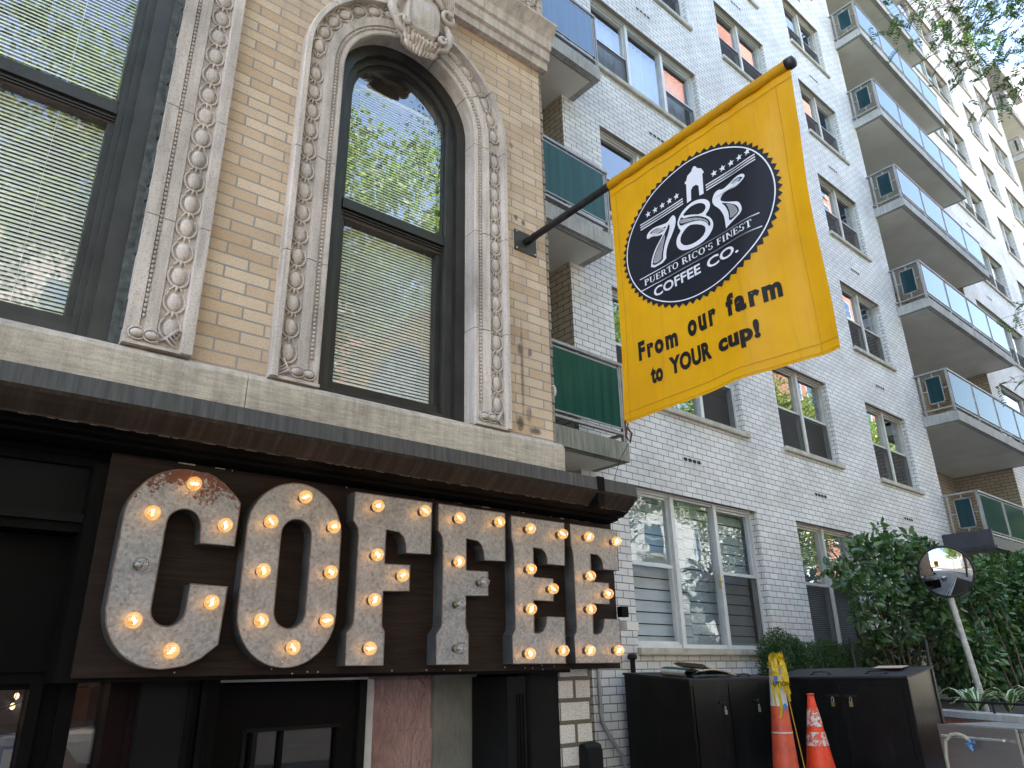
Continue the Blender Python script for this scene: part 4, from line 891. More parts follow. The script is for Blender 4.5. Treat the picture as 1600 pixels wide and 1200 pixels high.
numeral(smooth(o8), [smooth([(1.296, 2.252), (1.276, 2.222), (1.284, 2.200), (1.330, 2.196), (1.400, 2.176), (1.446, 2.140), (1.460, 2.100), (1.470, 2.122), (1.456, 2.156), (1.410, 2.196), (1.350, 2.222), (1.310, 2.232)], 1)],
        [smooth([(1.290, 2.238), (1.284, 2.214), (1.320, 2.202), (1.390, 2.184), (1.444, 2.148), (1.458, 2.118), (1.452, 2.148), (1.404, 2.188), (1.340, 2.216)], 1)],
        [smooth([(1.372, 2.282), (1.320, 2.266), (1.306, 2.250), (1.352, 2.234), (1.420, 2.200), (1.452, 2.216), (1.452, 2.244), (1.424, 2.270)], 1), smooth([(1.310, 2.166), (1.276, 2.140), (1.270, 2.104), (1.296, 2.072), (1.350, 2.058), (1.410, 2.068), (1.436, 2.096), (1.430, 2.128), (1.380, 2.162), (1.340, 2.176)], 1)])
numeral(smooth([(1.708, 2.262), (1.694, 2.286), (1.655, 2.296), (1.600, 2.278), (1.565, 2.270), (1.534, 2.286), (1.508, 2.272), (1.493, 2.240), (1.500, 2.212), (1.528, 2.176), (1.542, 2.148), (1.554, 2.108), (1.556, 2.040), (1.552, 2.040), (1.606, 2.058), (1.662, 2.076), (1.664, 2.110), (1.648, 2.146), (1.606, 2.170), (1.562, 2.196), (1.538, 2.220), (1.562, 2.246), (1.604, 2.246), (1.646, 2.236), (1.690, 2.248)], 1),
        [smooth([(1.696, 2.264), (1.655, 2.286), (1.606, 2.270), (1.560, 2.257), (1.604, 2.250), (1.646, 2.246), (1.680, 2.254)], 1), smooth([(1.560, 2.190), (1.600, 2.164), (1.636, 2.130), (1.648, 2.100), (1.645, 2.082), (1.580, 2.062), (1.584, 2.110), (1.572, 2.158), (1.545, 2.202)], 1)],
        [smooth([(1.684, 2.265), (1.654, 2.279), (1.612, 2.266), (1.596, 2.257), (1.646, 2.252)], 1), smooth([(1.574, 2.174), (1.602, 2.160), (1.630, 2.126), (1.640, 2.100), (1.638, 2.086), (1.590, 2.074), (1.593, 2.112), (1.582, 2.160)], 1)])
def glyphs(txt, x0, x1, z0, z1, weight, mi, mbx, off, spc=1.0, shear=0):
    cu = bpy.data.curves.new('t', 'FONT'); cu.body = txt; cu.offset = weight; cu.resolution_u = 3; cu.fill_mode = 'FRONT'; cu.shear = shear; cu.space_character = spc
    o = bpy.data.objects.new('t', cu); C.objects.link(o); dg = bpy.context.evaluated_depsgraph_get(); me = o.evaluated_get(dg).to_mesh()
    V = [v.co.copy() for v in me.vertices]; Fs = [tuple(p.vertices) for p in me.polygons]
    xa, xb = min(v.x for v in V), max(v.x for v in V); za, zb = min(v.y for v in V), max(v.y for v in V)
    mbx.raw([GP(x0 + (v.x - xa) / (xb - xa) * (x1 - x0), z0 + (v.y - za) / (zb - za) * (z1 - z0), off) for v in V], Fs, mi)
    o.evaluated_get(dg).to_mesh_clear(); bpy.data.objects.remove(o); bpy.data.curves.remove(cu)
glyphs('COFFEE', 1.052, 1.372, 1.876, 1.934, .022, 0, m2, OFF); glyphs('CO.', 1.415, 1.612, 1.874, 1.932, .022, 0, m2, OFF)
# serif lettering, drawn letter by letter
def serif(txt, x0, x1, z0, h):
    adv = {'P': .62, 'U': .74, 'E': .64, 'R': .72, 'T': .66, 'O': .76, 'I': .38, 'C': .72, 'S': .56, 'F': .60, 'N': .76, "'": .26, ' ': .34}
    k = (x1 - x0) / sum(adv[c] for c in txt); x = x0; T, t = .15, .045
    def q(a, b, c, d): film([(x + a * k, z0 + b * h), (x + c * k, z0 + b * h), (x + c * k, z0 + d * h), (x + a * k, z0 + d * h)], OFF, 0, mbx=m2, sub=.2)
    def ringp(cx, cz, rx, rz, a0, a1, w0=.13, w1=.05):
        pts = []; n_ = 14
        for i in range(n_ + 1): a = R(a0 + (a1 - a0) * i / n_); pts.append((x + (cx + rx * math.cos(a)) * k, z0 + (cz + rz * math.sin(a)) * h))
        for i in range(n_, -1, -1):
            a = R(a0 + (a1 - a0) * i / n_); th = w1 + (w0 - w1) * abs(math.cos(a)); pts.append((x + (cx + (rx - th) * math.cos(a)) * k, z0 + (cz + (rz - .09) * math.sin(a)) * h))
        film(pts, OFF, 0, mbx=m2, sub=.2)
    for c in txt:
        w_ = adv[c]
        if c in 'PERFIN': q(.05, 0, .05 + T + .12, .06); q(.05, .94, .05 + T + .12, 1); q(.09, 0, .09 + T, 1)
        if c in 'PR': ringp(.26, .73, .30, .27, -90, 90, .14); q(.2, .94, .3, 1); q(.2, .46, .3, .52)
        if c == 'R': film([(x + .30 * k, z0 + .48 * h), (x + .44 * k, z0 + .48 * h), (x + .70 * k, z0), (x + .54 * k, z0)], OFF, 0, mbx=m2, sub=.2)
        if c in 'EF': q(.2, .93, w_ - .08, 1); q(w_ - .13, .76, w_ - .08, 1); q(.2, .47, w_ - .2, .54); q(w_ - .24, .38, w_ - .19, .63)
        if c == 'E': q(.2, 0, w_ - .06, .07); q(w_ - .11, 0, w_ - .06, .26)
        if c == 'N': q(w_ - .14, 0, w_ - .09, 1); q(w_ - .22, .94, w_ - .02, 1); film([(x + .05 * k, z0 + h), (x + .24 * k, z0 + h), (x + (w_ - .09) * k, z0), (x + (w_ - .14) * k, z0)], OFF, 0, mbx=m2, sub=.2)
        if c == 'U': q(.02, .94, .3, 1); q(.08, .3, .08 + T, 1); q(w_ - .26, .94, w_ - .02, 1); q(w_ - .17, .3, w_ - .12, 1); ringp(.345, .32, .26, .32, 180, 360, .13)
        if c == 'T': q(.02, .93, w_ - .04, 1); q(.02, .74, .07, 1); q(w_ - .09, .74, w_ - .04, 1); q(w_ / 2 - T / 2, 0, w_ / 2 + T / 2, 1); q(w_ / 2 - .16, 0, w_ / 2 + .16, .06)
        if c == 'O': ringp(.37, .5, .34, .52, 0, 359.9, .15)
        if c == 'C': ringp(.38, .5, .34, .52, 45, 315, .15); q(w_ - .13, .66, w_ - .08, 1)
        if c == 'S': ringp(.27, .74, .22, .27, 40, 250, .13); ringp(.27, .26, .23, .27, -150, 80, .13); q(.04, 0, .08, .3); q(w_ - .13, .72, w_ - .09, 1)
        if c == "'": q(.08, .66, .18, 1)
        x += w_ * k
serif("PUERTO RICO'S FINEST", .990, 1.705, 1.974, .037)
m.build('emblem_disc', [M['navy']], banner)
m2.build('emblem_print', [M['white'], M['navy'], M['greyp']], banner)
for tx, a, b, z0, z1, wt in (('From', .906, 1.168, 1.549, 1.662, .032), ('our', 1.238, 1.430, 1.565, 1.655, .032), ('farm', 1.494, 1.782, 1.570, 1.686, .032), ('to', .974, 1.054, 1.396, 1.492, .034), ('YOUR', 1.098, 1.370, 1.406, 1.505, .036), ('cup!', 1.416, 1.650, 1.386, 1.506, .036)):
    m3 = MB(FB); glyphs(tx, a, b, z0, z1, wt + .020, 0, m3, .003, 1.28 if tx in ('From', 'our', 'farm') else 1.08); m3.build('slogan_word', [M['txt']], banner)
# tie at the lower inner corner
m = MB(FB); e = Vector(FP(DL, ZB)); e2 = Vector((3.252, .375, 1.05))
m.tube([e + Vector((0, .012, .02)), e + Vector((-.012, .012, 0)), e + Vector((0, .016, -.03)), e + Vector((.012, .012, 0)), e + Vector((0, .012, .02))], .004, 6)
m.tube([e + Vector((0, .015, -.02)), e + Vector((.006, .04, -.06)), e + Vector((0, .03, -.11)), e + Vector((-.006, .01, -.07)), e + Vector((0, .014, -.02))], .006, 6)
m.tube([e + Vector((0, .02, -.11)), (e + e2) / 2 + Vector((0, .01, -.03)), e2], .0018, 5)
tag(m.build('tie_wire', [M['rust']], None, e2 * 0), 'rusty hook and thin wire tying the banner corner down to the shop cornice', 'wire')

# ---------------------------------------------------------------- white brick apartment block
apt = empty('apartment_block', (16.0, YW, G), 'tall white glazed brick apartment block with stacked balconies and beige window frames', 'building')
FH = 2.7
def head(k): return 2.14 + FH * k
cols = {'D': (6.73, 9.54), 'A': (10.63, 12.49), 'B': (13.99, 15.79), 'E': (23.30, 27.55), 'F': (29.0, 30.65), 'G': (31.85, 34.27)}
rows = {'D': range(0, 7), 'A': range(0, 9), 'B': range(0, 10), 'E': range(0, 12), 'F': range(0, 12), 'G': range(0, 12)}
ops = []
for c, (a, b) in cols.items():
    for k in rows[c]:
        z0 = .6 + FH * k if k > 0 else .25
        ops.append((a, b, z0 + .005, head(k), c, k))
ZTOP = 35.2
REC = [(3.0, 5.96, G - .2, ZTOP), (16.9, 22.36, 2.25, ZTOP), (35.15, 41.0, 2.25, 26.6)]
xs = sorted({3.0, 42.0} | {v for o in ops for v in o[:2]} | {v for r_ in REC for v in r_[:2]})
zs = sorted({G - .2, ZTOP} | {v for o in ops for v in o[2:4]} | {v for r_ in REC for v in r_[2:4]})
m = MB(FW)
for i in range(len(xs) - 1):
    j = 0
    while j < len(zs) - 1:
        cx = (xs[i] + xs[i + 1]) / 2
        def solid(j_): cz = (zs[j_] + zs[j_ + 1]) / 2; return not (cx > 35.15 and cz > 26.6) and not any(a < cx < b and c < cz < d for a, b, c, d in [o[:4] for o in ops] + REC)
        if not solid(j): j += 1; continue
        j0 = j
        while j < len(zs) - 1 and solid(j): j += 1
        m.face([(xs[i], 0, zs[j0]), (xs[i + 1], 0, zs[j0]), (xs[i + 1], 0, zs[j]), (xs[i], 0, zs[j])])
for a, b, c, d, _, _ in ops:
    t_ = -.17
    m.face([(a, 0, c), (a, t_, c), (a, t_, d), (a, 0, d)]); m.face([(b, 0, c), (b, t_, c), (b, t_, d), (b, 0, d)])
    m.face([(a, 0, d), (b, 0, d), (b, t_, d), (a, t_, d)], 1); m.face([(a, 0, c), (b, 0, c), (b, t_, c), (a, t_, c)], 1)
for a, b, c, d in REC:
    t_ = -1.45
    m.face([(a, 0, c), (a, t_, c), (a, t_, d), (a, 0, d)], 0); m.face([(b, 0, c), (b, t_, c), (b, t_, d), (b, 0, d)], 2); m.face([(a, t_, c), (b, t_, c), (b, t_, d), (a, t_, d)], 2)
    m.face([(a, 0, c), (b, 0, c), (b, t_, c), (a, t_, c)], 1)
m.face([(42, 0, G), (42, -9, G), (42, -9, 26.6), (42, 0, 26.6)]); m.face([(35.15, 0, 26.6), (35.15, -9, 26.6), (35.15, -9, ZTOP), (35.15, 0, ZTOP)]); m.face([(3, 0, G), (3, -9, G), (3, -9, ZTOP), (3, 0, ZTOP)]); m.face([(3, -9, G), (42, -9, G), (42, -9, ZTOP), (3, -9, ZTOP)])
m.build('brick_wall', [M['wbrick'], M['lintel'], M['tanbrick']], apt)
m = MB(FW); m.box(2.9, 35.2, -9.1, -.1, ZTOP, ZTOP + .25); m.build('roof', M['roofm'], apt)
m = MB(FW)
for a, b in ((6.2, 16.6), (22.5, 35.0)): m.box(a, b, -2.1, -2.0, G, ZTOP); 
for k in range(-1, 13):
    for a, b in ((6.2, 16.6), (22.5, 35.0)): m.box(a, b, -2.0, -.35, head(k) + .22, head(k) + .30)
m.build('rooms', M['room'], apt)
# window kinds: mesh authored with the opening's lower left outer corner at the origin, x right, y into the house
def window_meshes(tag_, wd, h, lights, fr, style):
    T = .05; y0, y1 = .10, .17
    f = MB(); f.box(0, T, y0, y1, 0, h, 0); f.box(wd - T, wd, y0, y1, 0, h, 0); f.box(T, wd - T, y0, y1, h - T, h, 0); f.box(T, wd - T, y0, y1, 0, T * 1.3, 0)
    f.box(T, wd - T, y0 - .03, y1, h - .022, h - .001, 0); f.box(T, T + .012, y0 - .02, y1, T, h - T, 0); f.box(wd - T - .012, wd - T, y0 - .02, y1, T, h - T, 0)
    p = MB(); s_ = []; n = len(lights); hm = h * (.50 if h < 1.7 else .515)
    for i, (a, b, kind) in enumerate(lights):
        if i > 0: f.box(a - .035, a + .035, y0 - .022, y1 + .004, 0, h - .001, 0)
        a2, b2 = a + (.035 if i else T), b - (.035 if i < n - 1 else T)
        if kind == 'dh':
            f.box(a2, b2, y0 + .02, y1 + .01, hm - .022, hm + .022, 0)
            for q in (a2, b2 - .028): f.box(q, q + .028, y0 + .028, y1 + .01, T, h - T, 0)
            f.box(a2 + .028, b2 - .028, y0 + .028, y1 + .01, h - T - .03, h - T, 0); f.box(a2 + .028, b2 - .028, y0 + .028, y1 + .01, T * 1.3, T * 1.3 + .03, 0)
            p.face([(a2 + .02, y0 + .045, hm), (b2 - .02, y0 + .045, hm), (b2 - .02, y0 + .045, h - T), (a2 + .02, y0 + .045, h - T)])
            q_ = MB(); s_.append(q_); q_.face([(a2, y0 + .016, T), (b2, y0 + .016, T), (b2, y0 + .016, hm - .02), (a2, y0 + .016, hm - .02)], 0)
            q_.box(a2, a2 + .016, y0 + .008, y0 + .015, T, hm - .02, 1); q_.box(b2 - .016, b2, y0 + .008, y0 + .015, T, hm - .02, 1); q_.box(a2, b2, y0 + .008, y0 + .0155, hm - .04, hm - .022, 1)
        else:
            p.face([(a2, y0 + .035, T), (b2, y0 + .035, T), (b2, y0 + .035, h - T), (a2, y0 + .035, h - T)])
    si = MB(); si.box(-.02, wd + .06, -.055, .12, -.05, .012, 0); si.box(-.02, wd + .06, -.050, .02, -.062, -.05, 0)
    return dict(f=f.mesh('window', [fr]), p=p.mesh('pane', [M['glassW']]), s=[q_.mesh('insect_screen', [M['screen'], M['seal']]) for q_ in s_], sill=si.mesh('sill', [M['sillm']]))
def curtain_mesh(x0, x1, z0, z1, y, amp, mat, name='curtain'):
    V = []; n = int((x1 - x0) / .02)
    c = MB()
    for i in range(n + 1):
        x = x0 + (x1 - x0) * i / n; yy = y + amp * math.sin(x * 41 + math.sin(x * 9) * 2) ; V.append((x, yy, z0)); V.append((x, yy, z1))
    c.raw(V, [(2 * i, 2 * i + 2, 2 * i + 3, 2 * i + 1) for i in range(n)], 0, True); return c.mesh(name, [mat])
def slat_mesh(x0, x1, z0, z1, y, pitch, wd, mat, name='slat_blind'):
    c = MB(); z = z0
    while z < z1: c.raw([(x0, y, z), (x1, y, z), (x0, y + .012, z + wd), (x1, y + .012, z + wd)], [(0, 1, 3, 2)]); z += pitch
    return c.mesh(name, [mat])
W3 = lambda w_, a, b: [(0, a, 'dh'), (a, b, 'fix'), (b, w_, 'dh')]
KD = window_meshes('D', 2.81, 1.54, W3(2.81, .955, 1.89), M['aluw'], 0); KD0 = window_meshes('D0', 2.81, 1.89, W3(2.81, .955, 1.89), M['aluw'], 0)
KA = window_meshes('A', 1.86, 1.54, [(0, .93, 'dh'), (.93, 1.86, 'dh')], M['alu'], 0); KA0 = window_meshes('A0', 1.86, 1.89, [(0, .93, 'dh'), (.93, 1.86, 'dh')], M['alu'], 0)
KB = window_meshes('B', 1.80, 1.54, [(0, .9, 'dh'), (.9, 1.8, 'dh')], M['alu'], 0); KB0 = window_meshes('B0', 1.80, 1.89, [(0, .9, 'dh'), (.9, 1.8, 'dh')], M['alu'], 0)
KE = window_meshes('E', 4.25, 1.54, [(0, 2.15, 'fix'), (2.15, 3.15, 'dh'), (3.15, 4.25, 'dh')], M['alu'], 0); KF = window_meshes('F', 1.65, 1.54, [(0, .82, 'dh'), (.82, 1.65, 'dh')], M['alu'], 0)
KG = window_meshes('G', 2.42, 1.54, [(0, .8, 'dh'), (.8, 1.6, 'fix'), (1.6, 2.42, 'dh')], M['alu'], 0)
cur3 = curtain_mesh(.05, 2.76, .04, 1.5, .30, .018, M['curtain']); curh = curtain_mesh(.95, 1.75, .04, 1.5, .32, .015, M['curtain'])
zeb = slat_mesh(.04, 1.35, .03, 1.86, .24, .135, .124, M['zebra']); zeb2 = slat_mesh(1.37, 2.77, .06, 1.86, .252, .135, .124, M['zebra']); bl0 = slat_mesh(.05, 1.8, .04, 1.86, .22, .028, .020, M['zebra']); blh = slat_mesh(.95, 1.8, .75, 1.5, .24, .03, .02, M['curtain'])
KD0p = KD0['p'].copy(); KD0p.materials.clear(); KD0p.materials.append(M['glassD'])
for a, b, c, d, cc, k in ops:
    KK = {'D': KD if k else KD0, 'A': KA if k else KA0, 'B': KB if k else KB0, 'E': KE, 'F': KF, 'G': KG}[cc]
    base = (a, YW, c); wo = inst(KK['f'], 'window', apt, base)
    inst(KK['p'], 'pane', wo, base); [inst(q_, 'insect_screen', wo, base) for q_ in KK['s']]; inst(KK['sill'], 'sill', wo, base)
    if cc == 'D' and k == 0: wo.children[0].data = KD0p
    if cc == 'D' and k == 3: inst(cur3, 'curtain', wo, base)
    elif cc == 'D' and k == 0: inst(zeb, 'slat_blind', wo, base); inst(zeb2, 'slat_blind', wo, base)
    elif cc == 'A' and k == 0: inst(bl0, 'slat_blind', wo, base)
    elif cc in 'AB' and k % 2 == 0: inst(blh, 'slat_blind', wo, base)
    elif cc in 'EG' and k % 3 != 1: inst(curh, 'curtain', wo, base)
# little brass lock on the ground floor window, made part of that window
gw = next(o for o in apt.children if o.name.startswith('window')); m = MB(FW); m.box(8.54, 8.575, -.085, -.07, 1.02, 1.20); m.box(8.545, 8.60, -.07, -.055, 1.10, 1.115, 1); m.build('latch', [M['lock'], M['steel']], gw)
# flue vents
m = MB(); m.box(0, .43, -.006, .02, 0, .085, 0)
for i in range(4): m.box(.03 + .098 * i, .10 + .098 * i, -.008, .0, .02, .065, 1)
vm = m.mesh('vent', [M['wbrick'], M['ventm']])
for x in (7.905, 11.34, 14.66, 24.6, 31.0):
    for k in range(0, 11 if x > 20 else 6): inst(vm, 'vent', apt, (x, YW, 2.605 + FH * k))
# balconies
def balcony(x0, x1, dep, zb, npan, side, back=1.45, conc='conc', pm='panelg', sidepan=True):
    m = MB(FW); m.box(x0, x1, -back, dep, zb, zb + .22, 0); o_ = None
    m.box(x0 + .10, x1 - .10, -back + .02, dep - .11, zb - .004, zb, 1); m.box(x0 + .06, x1 - .06, dep - .085, dep - .065, zb - .010, zb, 0)
    b = m.build('balcony', [M[conc], M['soffit']], apt)
    zt, zr = zb + 1.19, zb + .34
    r_ = MB(FW); e = dep - .035
    r_.box(x0 + .01, x1 - .01, e - .035, e + .035, zt - .035, zt, 0); r_.box(x0 + .02, x1 - .02, e - .022, e + .022, zr - .03, zr, 0)
    g_ = MB(FW); e_ = []; stp = (x1 - x0 - .06) / npan
    for i in range(npan + 1):
        xx = x0 + .03 + stp * i
        r_.box(xx - .030, xx - .008, e - .02, e + .02, zb + .20, zt - .03, 0); r_.box(xx + .008, xx + .030, e - .02, e + .02, zb + .20, zt - .03, 0)
        if i < npan:
            for q0, q1 in ((xx + .05, xx + .07), (xx + stp - .07, xx + stp - .05)): r_.box(q0, q1, e + .012, e + .028, zr + .03, zt - .07, 0)
            r_.box(xx + .05, xx + stp - .05, e + .012, e + .028, zt - .085, zt - .068, 0); r_.box(xx + .05, xx + stp - .05, e + .012, e + .028, zr + .03, zr + .047, 0)
            for q in (.25, .75): r_.box(xx + stp * q - .012, xx + stp * q + .012, e, e + .012, zt - .07, zt - .034, 0); r_.box(xx + stp * q - .012, xx + stp * q + .012, e, e + .012, zr, zr + .03, 0)
            g_.box(xx + .07, xx + stp - .07, e + .014, e + .026, zr + .047, zt - .085, 0)
    for xx, sg in ((x0 + .03, 1), (x1 - .03, -1)):
        r_.box(xx - .03, xx + .03, .0 if dep > .6 else -.9, e, zt - .035, zt - .001, 0); r_.box(xx - .022, xx + .022, .0 if dep > .6 else -.9, e, zr - .03, zr - .001, 0)
        if sidepan:
            r_.box(xx - .02, xx + .02, .08, .115, zb + .2, zt - .036, 0)
            a, c = .21, e - .13
            if c > a + .1:
                for q in ((a, a + .02), (c - .02, c)): r_.box(xx - .012, xx + .012, q[0], q[1], zb + .46, zt - .12, 2)
                r_.box(xx - .012, xx + .012, a, c, zb + .46, zb + .48, 2); r_.box(xx - .012, xx + .012, a, c, zt - .14, zt - .12, 2)
                zm = (zr + zt) / 2
                r_.box(xx - .01, xx + .01, .115, a, zm - .012, zm + .012, 2); r_.box(xx - .01, xx + .01, c, e - .02, zm - .012, zm + .012, 2); r_.box(xx - .01, xx + .01, (a + c) / 2 - .012, (a + c) / 2 + .012, zr, zb + .46, 2); r_.box(xx - .01, xx + .01, (a + c) / 2 - .012, (a + c) / 2 + .012, zt - .12, zt - .034, 2)
                q_ = MB(FW); e_.append(q_); q_.box(xx - .006, xx + .006, a + .02, c - .02, zb + .48, zt - .14, 0)
    r_.build('railing', [M['railm'], M['aluw'], M['railm']], b); g_.build('glass_panel', [M[pm]], b)
    [q_.build('end_panel', [M['panels']], b) for q_ in e_]
    return b
for k in range(0, 12): balcony(16.80, 22.40, .70, 2.18 + FH * k, 4, True, pm='panels' if k == 0 else 'panelg' if k == 1 else 'panelb')
for k in range(0, 9): balcony(35.2, 39.2, .50, 2.3 + FH * k, 3, True, pm='panelb')
m = MB(FW); m.box(35.2, 39.2, -1.4, .5, 26.6, 26.82); m.box(35.2, 42, -9, -1.4, 26.8, 27.0); m.build('roof_slab', M['conc'], apt)
for k in range(0, 9): balcony(3.3, 6.20, .53, 2.19 + 2.735 * k, 1, False, conc='concg' if k == 0 else 'conc', pm='panelg' if k < 2 else 'panelb', sidepan=False)
# diagonal braces and mesh of the nearest balcony, recess doors
m = MB(FW)
for k in range(0, 12):
    z = 2.40 + FH * k; m.box(18.6, 20.4, -1.44, -1.40, z, z + 2.05, 0); m.box(18.68, 19.45, -1.40, -1.385, z + .1, z + 1.97, 1); m.box(19.55, 20.32, -1.40, -1.385, z + .1, z + 1.97, 1)
m.build('balcony_door', [M['aluw'], M['panelb']], apt)
# entrance canopy below the lowest balcony
m = MB(FW); m.box(16.35, 42.0, -.2, .86, 2.165, 2.175, 1)
m.box(16.35, 16.40, .0, .90, 2.13, 2.50, 0); m.box(16.40, 42, .86, .90, 2.19, 2.36, 0); m.box(16.40, 42, .85, .92, 2.13, 2.19, 0); m.box(16.40, 42, 0, .86, 2.36, 2.37, 0)
m.build('entrance_canopy', [M['navyc'], M['soffit']], apt)
m = MB(FW); m.box(4.6, 5.55, -1.4, -.2, G, 2.19); m.build('beige_column', M['sillm'], apt)
# conduit and little camera on the wall
m = MB(FW); pts = [(6.02, .03, 1.6), (6.03, .03, -.36), (6.04, .04, -.46), (6.12, .06, -.60), (6.25, .08, -.76), (6.32, .08, G)]
m.tube(pts, .020, 8); m.build('conduit', M['pipe'], apt)
m = MB(FB); m.box(3.475, 3.53, .12, .16, .30, .36, 1); m.box(3.50, 3.60, .10, .17, .225, .275, 0); m.ell((3.60, .135, .25), (.02, .028, .024), 10, 6, 0)
o = m.build('security_camera', [M['plastic'], M['black']], None, BW(3.55, .13, .25)); tag(o, 'small white camera on a black bracket at the end of the marquee board', 'camera')
m = MB(FW); m.ell((4.93, .56, 2.78), (.07, .05, .13), 10, 8); m.ell((4.99, .57, 2.74), (.05, .04, .08), 8, 6); tag(m.build('plastic_bag', M['plastic'], None, (4.93, YW - .56, 2.65)), 'white plastic bag tied on the lowest green balcony beside the brick corner', 'bag')

# ---------------------------------------------------------------- neighbours: sunlit block beyond, houses and trees across the street
nb = empty('neighbour_block', (50, 10, G), 'bright sunlit white block rising beyond the far balconies', 'building')
m = MB(); m.box(46, 62, 1.0, 18, G, 33.4); m.build('wall', M['sunwall'], nb)
m = MB(); m.box(45.9, 62.1, 0.9, 18.1, 33.4, 33.7); m.build('parapet', M["sunwall"], nb)
def row_house(x0, x1, h, mat, lab, nx, nz, y=-18.0, dep=10):
    o = empty('street_house', ((x0 + x1) / 2, y, G), lab, 'building'); m = MB(); m.box(x0, x1, y - dep, y, G, h); m.box(x0 - .2, x1 + .2, y, y + .35, h - .6, h, 1); m.build('wall', [mat, M['sillm']], o)
    fm = MB(); fm.box(-.65, .65, .0, .05, 0, 2.0, 0); fm.box(-.56, .56, .05, .06, .09, .97, 1); fm.box(-.56, .56, .05, .06, 1.03, 1.91, 1); fm.box(-.75, .75, 0, .14, -.14, 0, 2); me = fm.mesh('window', [M['aluw'], M['panelb'], M['sillm']])
    for i in range(nx):
        for j in range(nz): inst(me, 'window', o, (x0 + (i + .5) * (x1 - x0) / nx, y, G + 1.6 + 3.1 * j))
    return o
row_house(-26, -12, 13.5, M['sillm'], 'cream house across the street, seen reflected in the big sash window', 5, 4)
row_house(-12, 3, 14.5, M['terra'], 'pale stone house across the street behind the trees', 5, 4)
row_house(3, 17, 14.0, M['rbrick'], 'low red brick house across the street', 5, 4)
row_house(17, 57.5, 13.0, M['sunwall'], 'white house across the street, seen reflected in the ground floor window', 9, 4)
row_house(58, 77, 69.0, M['rbrick'], 'tall red brick tower across the street, seen reflected in the apartment windows', 8, 18)
def tree(x, y, h, cr, seed, lab, mesh=None):
    g = np.random.default_rng(seed); o = empty('street_tree', (x, y, G), lab, 'tree', 'trees across the street'); m = MB()
    m.tube([(x, y, G), (x + .05, y, G + h * .18), (x + .1, y + .1, G + h * .36), (x, y + .2, G + h * .7)], [.22, .18, .14, .05], 8)
    for k in range(9):
        a = k * 2.4; z = G + h * (.25 + .05 * k); l_ = cr * (1 - .05 * k)
        m.tube([(x + .05, y + .05, z), (x + l_ * .5 * math.cos(a), y + l_ * .5 * math.sin(a), z + h * .10), (x + l_ * .9 * math.cos(a), y + l_ * .9 * math.sin(a), z + h * .16)], [.09, .05, .015], 6)
    m.build('trunk', M['bark'], o)
    if mesh is None:
        cl = g.normal(size=(150, 3)); cl /= np.linalg.norm(cl, axis=1, keepdims=True); cl *= (g.random((150, 1)) ** .45) * np.array([[cr, cr, h * .34]]); cl[:, 2] += h * .62
        n = 34000; idx = g.integers(0, 150, n); P = cl[idx] + g.normal(size=(n, 3)) * np.array([.50, .50, .34]); D = g.normal(size=(n, 3)); D[:, 2] -= .5
        mesh = leaf_mesh('crown', P, D, g.uniform(.13, .22, n), .6, M['leaf_tree'], .1, seed)
    c = bpy.data.objects.new('crown', mesh); C.objects.link(c); c.parent = o; c.location = (0, 0, 0); c.rotation_euler = (0, 0, seed * 1.3); ORG[c.name] = Vector((x, y, G)); return mesh
tm = tree(-4.0, -10.2, 19.0, 4.4, 3, 'leafy street tree across the street opposite the big sash window')
tree(3.8, -10.6, 17.5, 4.4, 4, 'leafy street tree across the street opposite the arched window', tm)
tree(12.0, -10.0, 16.5, 4.4, 5, 'leafy street tree across the street opposite the banner', tm)
tree(23.0, -10.4, 12.0, 3.9, 6, 'leafy street tree across the street opposite the apartment block', tm)
tree(35.0, -10.3, 11.0, 3.9, 8, 'leafy street tree across the street opposite the far balconies', tm)

for x_, y_, h_, q_ in ((46, -9.8, 14, 9), (56, -10.2, 15, 10), (66, -9.9, 14, 11), (78, -10.2, 16, 12)): tree(x_, y_, h_, 4.2, q_, 'leafy street tree far along the street, seen reflected in the balcony glass', tm)

# ---------------------------------------------------------------- trash enclosures (L shaped pair with sloping lids)
def enclosure(loc, lab):
    return empty('trash_enclosure', loc, lab, 'bin cabinet', 'black steel bin cabinets')
e1 = enclosure((7.1, 5.1, G), 'black steel bin cabinet under the ground floor window with newspapers on its lid')
X1, X2, Y1, Y2, zf, zb = 6.30, 7.86, 4.72, 5.54, -.058, .012
m = MB()
m.raw([(X1, Y1, G), (X2, Y1, G), (X2, Y2, G), (X1, Y2, G), (X1, Y1, zf - .02), (X2, Y1, zf - .02), (X2, Y2, zb - .02), (X1, Y2, zb - .02)], [(0, 1, 5, 4), (1, 2, 6, 5), (2, 3, 7, 6), (3, 0, 4, 7)])
for x in (X1 + .004, X1 + .60, X1 + 1.2): m.box(x, x + .035, Y1 - .006, Y1, G, zf - .05)
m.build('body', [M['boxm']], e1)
def lid(x0, y0, x1, y1, za, zb_, along, parent, mats, ov=.012):
    m = MB(); a = (x0 - ov, y0 - ov, za); b = (x1 + ov, y0 - ov, za); t = .02
    if along == 'x': z4 = (za, za, zb_, zb_)
    else: z4 = (za, zb_, zb_, za)
    q = [(x0 - ov, y0 - ov), (x1 + ov, y0 - ov), (x1 + ov, y1 + ov), (x0 - ov, y1 + ov)]
    m.raw([(p[0], p[1], z4[i] - t) for i, p in enumerate(q)] + [(p[0], p[1], z4[i]) for i, p in enumerate(q)], [(4, 5, 6, 7), (0, 1, 5, 4), (1, 2, 6, 5), (2, 3, 7, 6), (3, 0, 4, 7), (0, 1, 2, 3)])
    return m
l = lid(X1, Y1, X2, Y2, zf, zb, 'x', e1, None); l.build('lid', M['boxtop'], e1)
